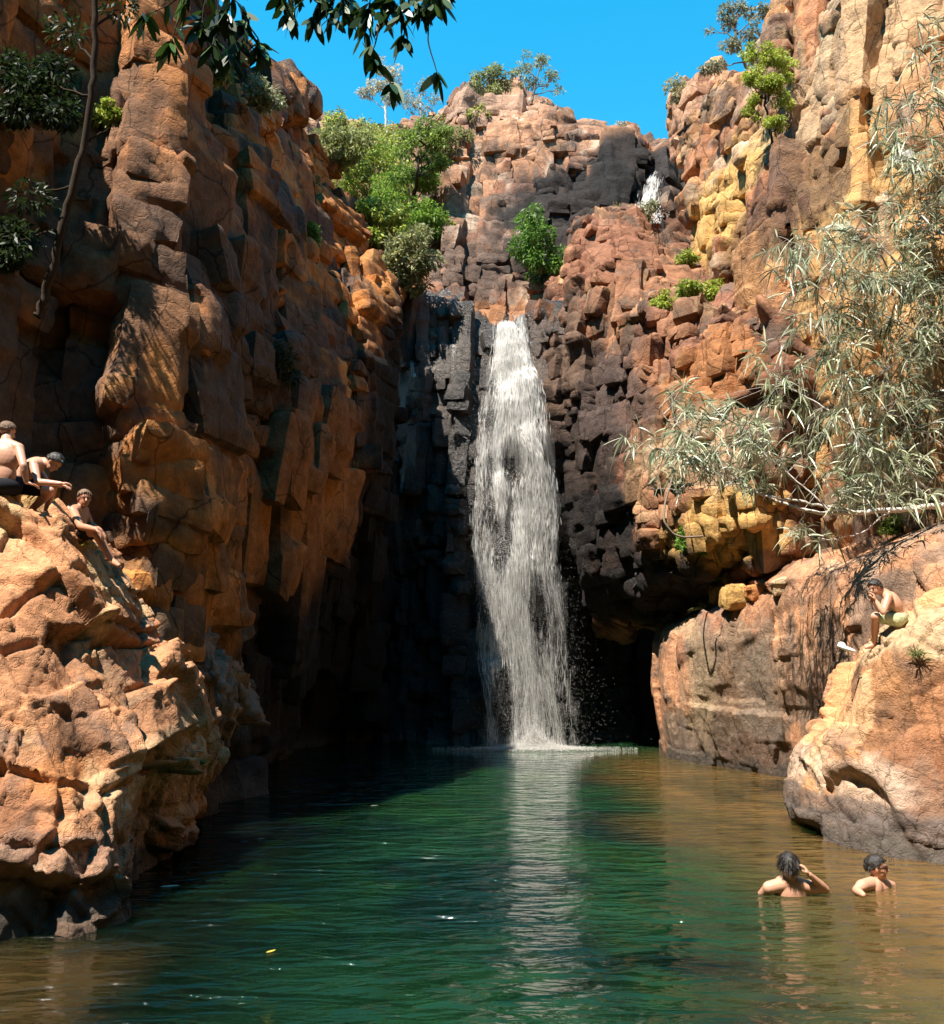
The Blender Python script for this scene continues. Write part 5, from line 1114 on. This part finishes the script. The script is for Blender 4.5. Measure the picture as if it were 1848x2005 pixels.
DY = [0.0]
def person(label, pelvis, chest, neck, hd, fwd, up, shL, shR, arms, legs, hairm, skin, shorts=None, hair_len=0.0, sc=1.0, extra=None, hands=(), seed=0, group=None, hthick=1.13):
    """arms: [(elbow, wrist)] for shL, shR; legs: [(hip, knee, ankle, toe)]; all world points"""
    root = empty('person', pelvis, label, 'person', group)
    b = Body(); pelvis, chest, neck, hd = map(vz, (pelvis, chest, neck, hd))
    ax = nrm(vz(shR) - vz(shL)); sp = nrm(neck - pelvis); fr = nrm(np.cross(ax, sp))
    b.ell(chest + sp * .02, ax, fr, sp, .175, .110, .19); b.ell((pelvis + chest) / 2, ax, fr, sp, .135, .095, .18); b.ell(pelvis, ax, fr, sp, .155, .11, .11)
    for q in (-1, 1): b.ell(chest + sp * .09 + ax * q * .08 - fr * .055 * 1, ax, fr, sp, .075, .045, .10)
    b.chain([chest + sp * .1, neck, hd - nrm(up) * .03], [.085, .062, .056])
    for s_ in (shL, shR): b.chain([neck - sp * .03, vz(s_)], [.072, .063])
    for (s_, (e, w_)), hh in zip(((shL, arms[0]), (shR, arms[1])), hands):
        m = vz(s_) * .6 + vz(e) * .4; m2 = vz(e) * .7 + vz(w_) * .3
        b.chain([s_, m, e, m2, w_], [.056, .050, .040, .042, .027])
        if hh: hand(b, w_, hh[0], hh[1], hh[2], hh[3])
    for (h, k, a, t) in legs:
        m = vz(h) * .6 + vz(k) * .4; c2 = vz(k) * .68 + vz(a) * .32
        b.chain([h, m, k, c2, a], [.092, .080, .056, .055, .036]); b.chain([a, vz(t)], [.038, .024])
        heel = vz(a) - nrm(vz(t) - vz(a)) * .04 - np.array([0, 0, .02]); b.chain([a, heel, t], [.034, .030, .022])
    sc = sc * 0.92
    f, r_, u = head(b, hd, fwd, up, sc)
    fused('body', b, skin, root)
    hair(root, hd, f, r_, u, hairm, hair_len, sc=sc, seed=seed, thick=hthick)
    eyes(root, hd, f, r_, u, sc)
    if shorts:
        b = Body(); b.ell(pelvis, ax, fr, sp, .172, .128, .11)
        for (h, k, a, t) in legs: b.chain([h, vz(h) * .35 + vz(k) * .65], [.105, .088])
        fused('shorts', b, shorts, root, 0.012, 4)
    if extra: extra(root, hd, f, r_, u)
    return root
UP = (0, 0, 1)
def at_(dy): return lambda px, py, Y: _AT(px, py, Y + dy)
_AT = at
def front(pxs, Yref):
    h = [v for v in (hit(a, b, 9) for a, b in pxs) if v]
    return (min(h) - Yref) if h else 0.0
at = at_(front([(10, 968), (50, 970)], 10.6))
# sitting with his back to us at the left edge
person('light haired man at the left edge, bare back to the camera, propped on his arm',
    at(8,952,10.6), at(9,898,10.6), at(12,864,10.65), at(15,845,10.72), (0.5,0.8,-0.25), UP, at(-20,877,10.6), at(37,878,10.6),
    [(at(-32,918,10.6), at(-30,950,10.7)), (at(46,912,10.45), at(52,944,10.5))], [(at(-8,955,10.65), at(-14,940,11.1), at(-14,990,11.4), at(-14,1000,11.6)), (at(25,955,10.65), at(34,940,11.1), at(34,990,11.4), at(34,1000,11.6))],
    M_HAIRL, M_SKINP, M_CLOTHB, hands=(None, ((0.6,0.3,-.2),(0,0,-1),-1,0.3)), seed=1)
at = at_(front([(60, 972), (100, 985)], 10.5))
# bending forward beside him
person('dark haired man bending far forward, arms stretched over the outcrop edge',
    at(32,945,10.8), at(57,920,10.8), at(84,905,10.8), at(106,906,10.75), (0.62,-0.15,-0.8), (0.75,0,0.65), at(70,912,10.98), at(66,910,10.6),
    [(at(92,945,11.0), at(118,951,10.8)), (at(74,944,10.45), at(118,947,10.42))], [(at(34,950,10.95), at(104,952,11.05), at(90,1000,11.3), at(112,1008,11.2)), (at(30,950,10.7), at(98,962,10.75), at(60,1000,10.9), at(80,1008,10.8))],
    M_HAIRD, M_SKINP, M_CLOTHB, hands=(((1,-.2,-.1),(0,0,-1),1,0.7), ((1,0.1,0.05),(0,0,-1),-1,0.8)), seed=2, hthick=1.2)
at = at_(front([(160, 1062), (185, 1075), (215, 1120)], 10.72))
# sitting on the edge, legs hanging down
person('man sitting lowest on the outcrop edge, one bare leg hanging down the rock',
    at(154,1040,11.0), at(152,1014,11.05), at(153,991,11.05), at(165,977,11.0), (0.62,-0.76,-0.12), UP, at(143,1001,10.85), at(164,1000,11.15),
    [(at(158,1031,10.6), at(189,1037,10.48)), (at(178,1028,11.2), at(196,1038,11.0))], [(at(152,1044,10.9), at(187,1040,10.6), at(219,1098,10.62), at(233,1107,10.5)), (at(160,1044,11.1), at(193,1042,10.98), at(212,1092,11.05), at(226,1101,10.95))],
    M_HAIRL, M_SKIN, M_CLOTHB, hands=(((.7,0,-.7),(-.5,0,-.6),1,0.5), ((.7,-.1,-.6),(-.5,0,-.6),-1,0.5)), seed=3)
at = at_(front([(1740, 1240), (1760, 1235)], 12.9) + 0.15)
# sitting hunched on the right boulder
def towel(root, c, f, r, u): pass
person('man hunched on the right rocks with hand to mouth and patterned shorts',
    at(1759,1212,12.9), at(1750,1184,12.9), at(1733,1161,12.9), at(1713,1151,12.85), (-0.86,-0.38,-0.34), (-.3,0,1), at(1739,1169,12.72), at(1737,1167,13.1),
    [(at(1729,1199,12.62), at(1714,1176,12.68)), (at(1725,1199,13.1), at(1711,1180,12.92))], [(at(1757,1214,12.8), at(1712,1207,12.85), at(1712,1262,13.1), at(1695,1268,13.1)), (at(1757,1214,13.05), at(1714,1205,13.2), at(1714,1262,13.3), at(1700,1268,13.3))],
    M_HAIRD, M_SKINP, M_CLOTHP, hands=(((-.2,0,.9),(-.6,.5,0),1,1.0), ((-.2,-.1,.9),(-.6,-.5,0),-1,1.0)), seed=4, hthick=1.22)
at = _AT
# swimmers
def ripples(root, c, f, r, u): pass
person('wet haired swimmer with bare back to the camera, lifting a hand beside the head',
    at(1552,1835,9.7), at(1549,1756,9.65), at(1547,1722,9.62), at(1543,1694,9.6), (0.12,0.98,0.02), UP, at(1505,1738,9.6), at(1594,1738,9.6),
    [(at(1486,1758,9.75), at(1505,1780,10.0)), (at(1617,1742,9.62), at(1584,1712,9.5))], [(at(1540,1850,9.7), at(1535,1890,10.1), at(1535,1960,10.2), at(1535,1965,10.4)), (at(1568,1850,9.7), at(1572,1890,10.1), at(1572,1960,10.2), at(1572,1965,10.4))],
    M_HAIRD, M_SKINP, M_CLOTHB, 0.06, 1.12, hands=(None, ((-.5,.1,.8),(-.7,.3,-.3),1,0.9)), seed=5, hthick=1.12)
def shades(root, c, f, r, u):
    b = Body(); c = vz(c)
    for k in (-1, 1): b.ell(c + f * .090 + r * k * .033 + u * .008, f, r, u, .010, .030, .022); b.cap(c + f * .085 + r * k * .062 + u * .012, c + r * k * .088 + u * .008, .005, .005)
    b.cap(c + f * .1 + r * .012 + u * .012, c + f * .1 - r * .012 + u * .012, .005, .005)
    fused('sunglasses', b, M_DARKP, root, 0.004, 1)
person('swimmer in dark sunglasses facing right with the shoulders just above the brown water',
    at(1718,1830,9.95), at(1717,1758,9.95), at(1715,1722,9.95), at(1717,1698,9.92), (0.93,-0.36,-0.02), UP, at(1745,1737,10.15), at(1687,1735,9.75),
    [(at(1764,1742,10.1), at(1757,1752,9.8)), (at(1676,1743,9.7), at(1690,1752,9.5))], [(at(1712,1850,9.9), at(1720,1880,9.6), at(1720,1950,9.7), at(1730,1955,9.6)), (at(1724,1850,10.0), at(1735,1880,9.7), at(1735,1950,9.8), at(1745,1955,9.7))],
    M_HAIRD, M_SKINP, M_CLOTHB, 0.01, 1.1, extra=shades, hands=(None, None), seed=6, hthick=1.1)

# small things
def pebble(name, label, cat, px, py, Y, rx, ry, rz, mat, colr, seed, group=None, z=None, rough=0.25):
    bm = bmesh.new(); bmesh.ops.create_icosphere(bm, subdivisions=5, radius=1.0); V = np.array([v.co[:] for v in bm.verts]); F = np.array([[v.index for v in f.verts] for f in bm.faces]); bm.free()
    d = np.clip(facets(V + seed * 3.1, np.array([1.1, 1.1, 1.1], np.float32), 0.05, 0.55, seed, k=0.1) * 0.9 - 0.3, -.45, .5) + fbm(V * 3 + seed, 4, seed) * .05
    V = np.sign(V) * np.abs(V) ** 0.5
    V = V * (1 + d[:, None]); V *= np.array([rx, ry, rz]); n3 = fbm(V * 6 / max(rx, .1) * .3 + seed, 4, seed)
    c = at(px, py, Y) if z is None else np.array([at(px, py, Y)[0], Y, z])
    o = link(name, mesh_np(name, V, F, np.clip(np.array(colr)[None] * (1 + .35 * n3[:, None]), 0.01, .9)), mat); o.location = tuple(c); tag(o, label, cat, group); return o
def stone(label, px, py, wpx, hpx, colr, seed, lift=0.0, Y=None, group='loose stones on the rocks'):
    Yh = Y if Y else (hit(px, py + hpx * .4, 10) or 15); s_ = Yh / FOC; rng = np.random.default_rng(seed); a = rng.uniform(-.5, .5); t = rng.uniform(-.2, .2)
    x_ = np.array([math.cos(a), math.sin(a), t]); x_ = nrm_(x_); y_ = nrm_(np.array([-math.sin(a), math.cos(a), 0.1])); z_ = np.cross(x_, y_); y_ = np.cross(z_, x_)
    c = at(px, py, Yh - lift); H = (wpx * s_ / 2, wpx * s_ / 2.4, hpx * s_ / 2); k = min(H)
    V, F, RB, E = block_set([(c, x_, y_, z_, H)], max(0.02, k / 7), seed, chip=k * 0.35, relief=k * 0.10)
    n3 = fbm(V * 4 + seed, 4, seed); o = link('stone', mesh_np('stone', V - c, F, np.clip(np.array(colr)[None] * (1 + .35 * n3[:, None]), 0.01, .9)), M_ROCKN); o.location = tuple(c)
    tag(o, label, 'stone', group); return o
stone('squat red brown boulder perched in the hollow of the left outcrop', 268, 1352, 46, 28, REDB * 1.1, 3, .12)
stone('pale yellow capstone balanced above the left end of the slab', 1440, 1138, 66, 34, YEL * .95, 5, .0)
stone('narrow yellow stone holding up the capstone', 1440, 1168, 46, 36, YEL * .9, 6, .0)
stone('small round stone at the foot of the capstone', 1478, 1160, 30, 26, ORNG, 7, -.15)
stone('small cream stone right of the capstone', 1527, 1150, 26, 22, PALE, 8, -.15)
stone('pale stone at the far left of the slab top', 1408, 1165, 30, 30, YEL * .9, 9, -.1)
stone('white angular stone among the long leaved branches', 1770, 312, 34, 28, np.array([.85, .80, .74]), 11, .3)
stone('white angular rock behind the branch at the right edge', 1822, 948, 50, 50, np.array([.85, .80, .74]), 12, .3)
stone('brown flat stone on the ledge below the yellow bush', 1478, 590, 66, 24, REDB * 1.3, 13, .2)
shoe = Body(); cs_ = at(1657, 1270, 12.6); dx_ = nrm((0.9, -0.3, -.35)); rr_ = nrm(np.cross(dx_, (0, 0, 1))); uu_ = np.cross(rr_, dx_)
shoe.ell(cs_, dx_, rr_, uu_, .13, .05, .032); shoe.ell(cs_ - dx_ * .07 + uu_ * .03, dx_, rr_, uu_, .055, .043, .04)
so_ = fused('shoe', shoe, M_WHITE, None, 0.008, 2); recenter(so_, cs_); tag(so_, 'white shoe lying in the dark cleft below the hunched man on the right rocks', 'shoe')

def flat_leaf(label, px, py, Lm, colr, ang):
    d = at(px, py, 10); Yw = CAM_H / ((CAM_H - d[2]) / 10); c = at(px, py, Yw)
    P = np.array([[0, 0, 0.012]]); me = leaves('leaf', P, np.array([[math.cos(ang), math.sin(ang), 0.05]]), np.array([Lm]), np.array([Lm * .4]), np.array([0.0]), 6, np.array([colr]), roll=np.array([[0, 0, 1.0]]))
    o = link('floating_leaf', me, M_LEAF); o.location = (c[0], c[1], 0.0); tag(o, label, 'leaf', 'leaves floating on the pool')
flat_leaf('yellow leaf floating on the green water left of the middle', 521, 1868, .09, (.8, .6, .1), .8)
flat_leaf('pale leaf floating near the shaded left bank', 504, 1644, .10, (.8, .75, .6), .2)
flat_leaf('pale speck of a leaf floating in the shade edge far out', 725, 1579, .13, (.8, .8, .7), .1)
flat_leaf('white stick like leaf floating beside the foot of the left outcrop', 314, 1738, .20, (.75, .72, .65), .05)
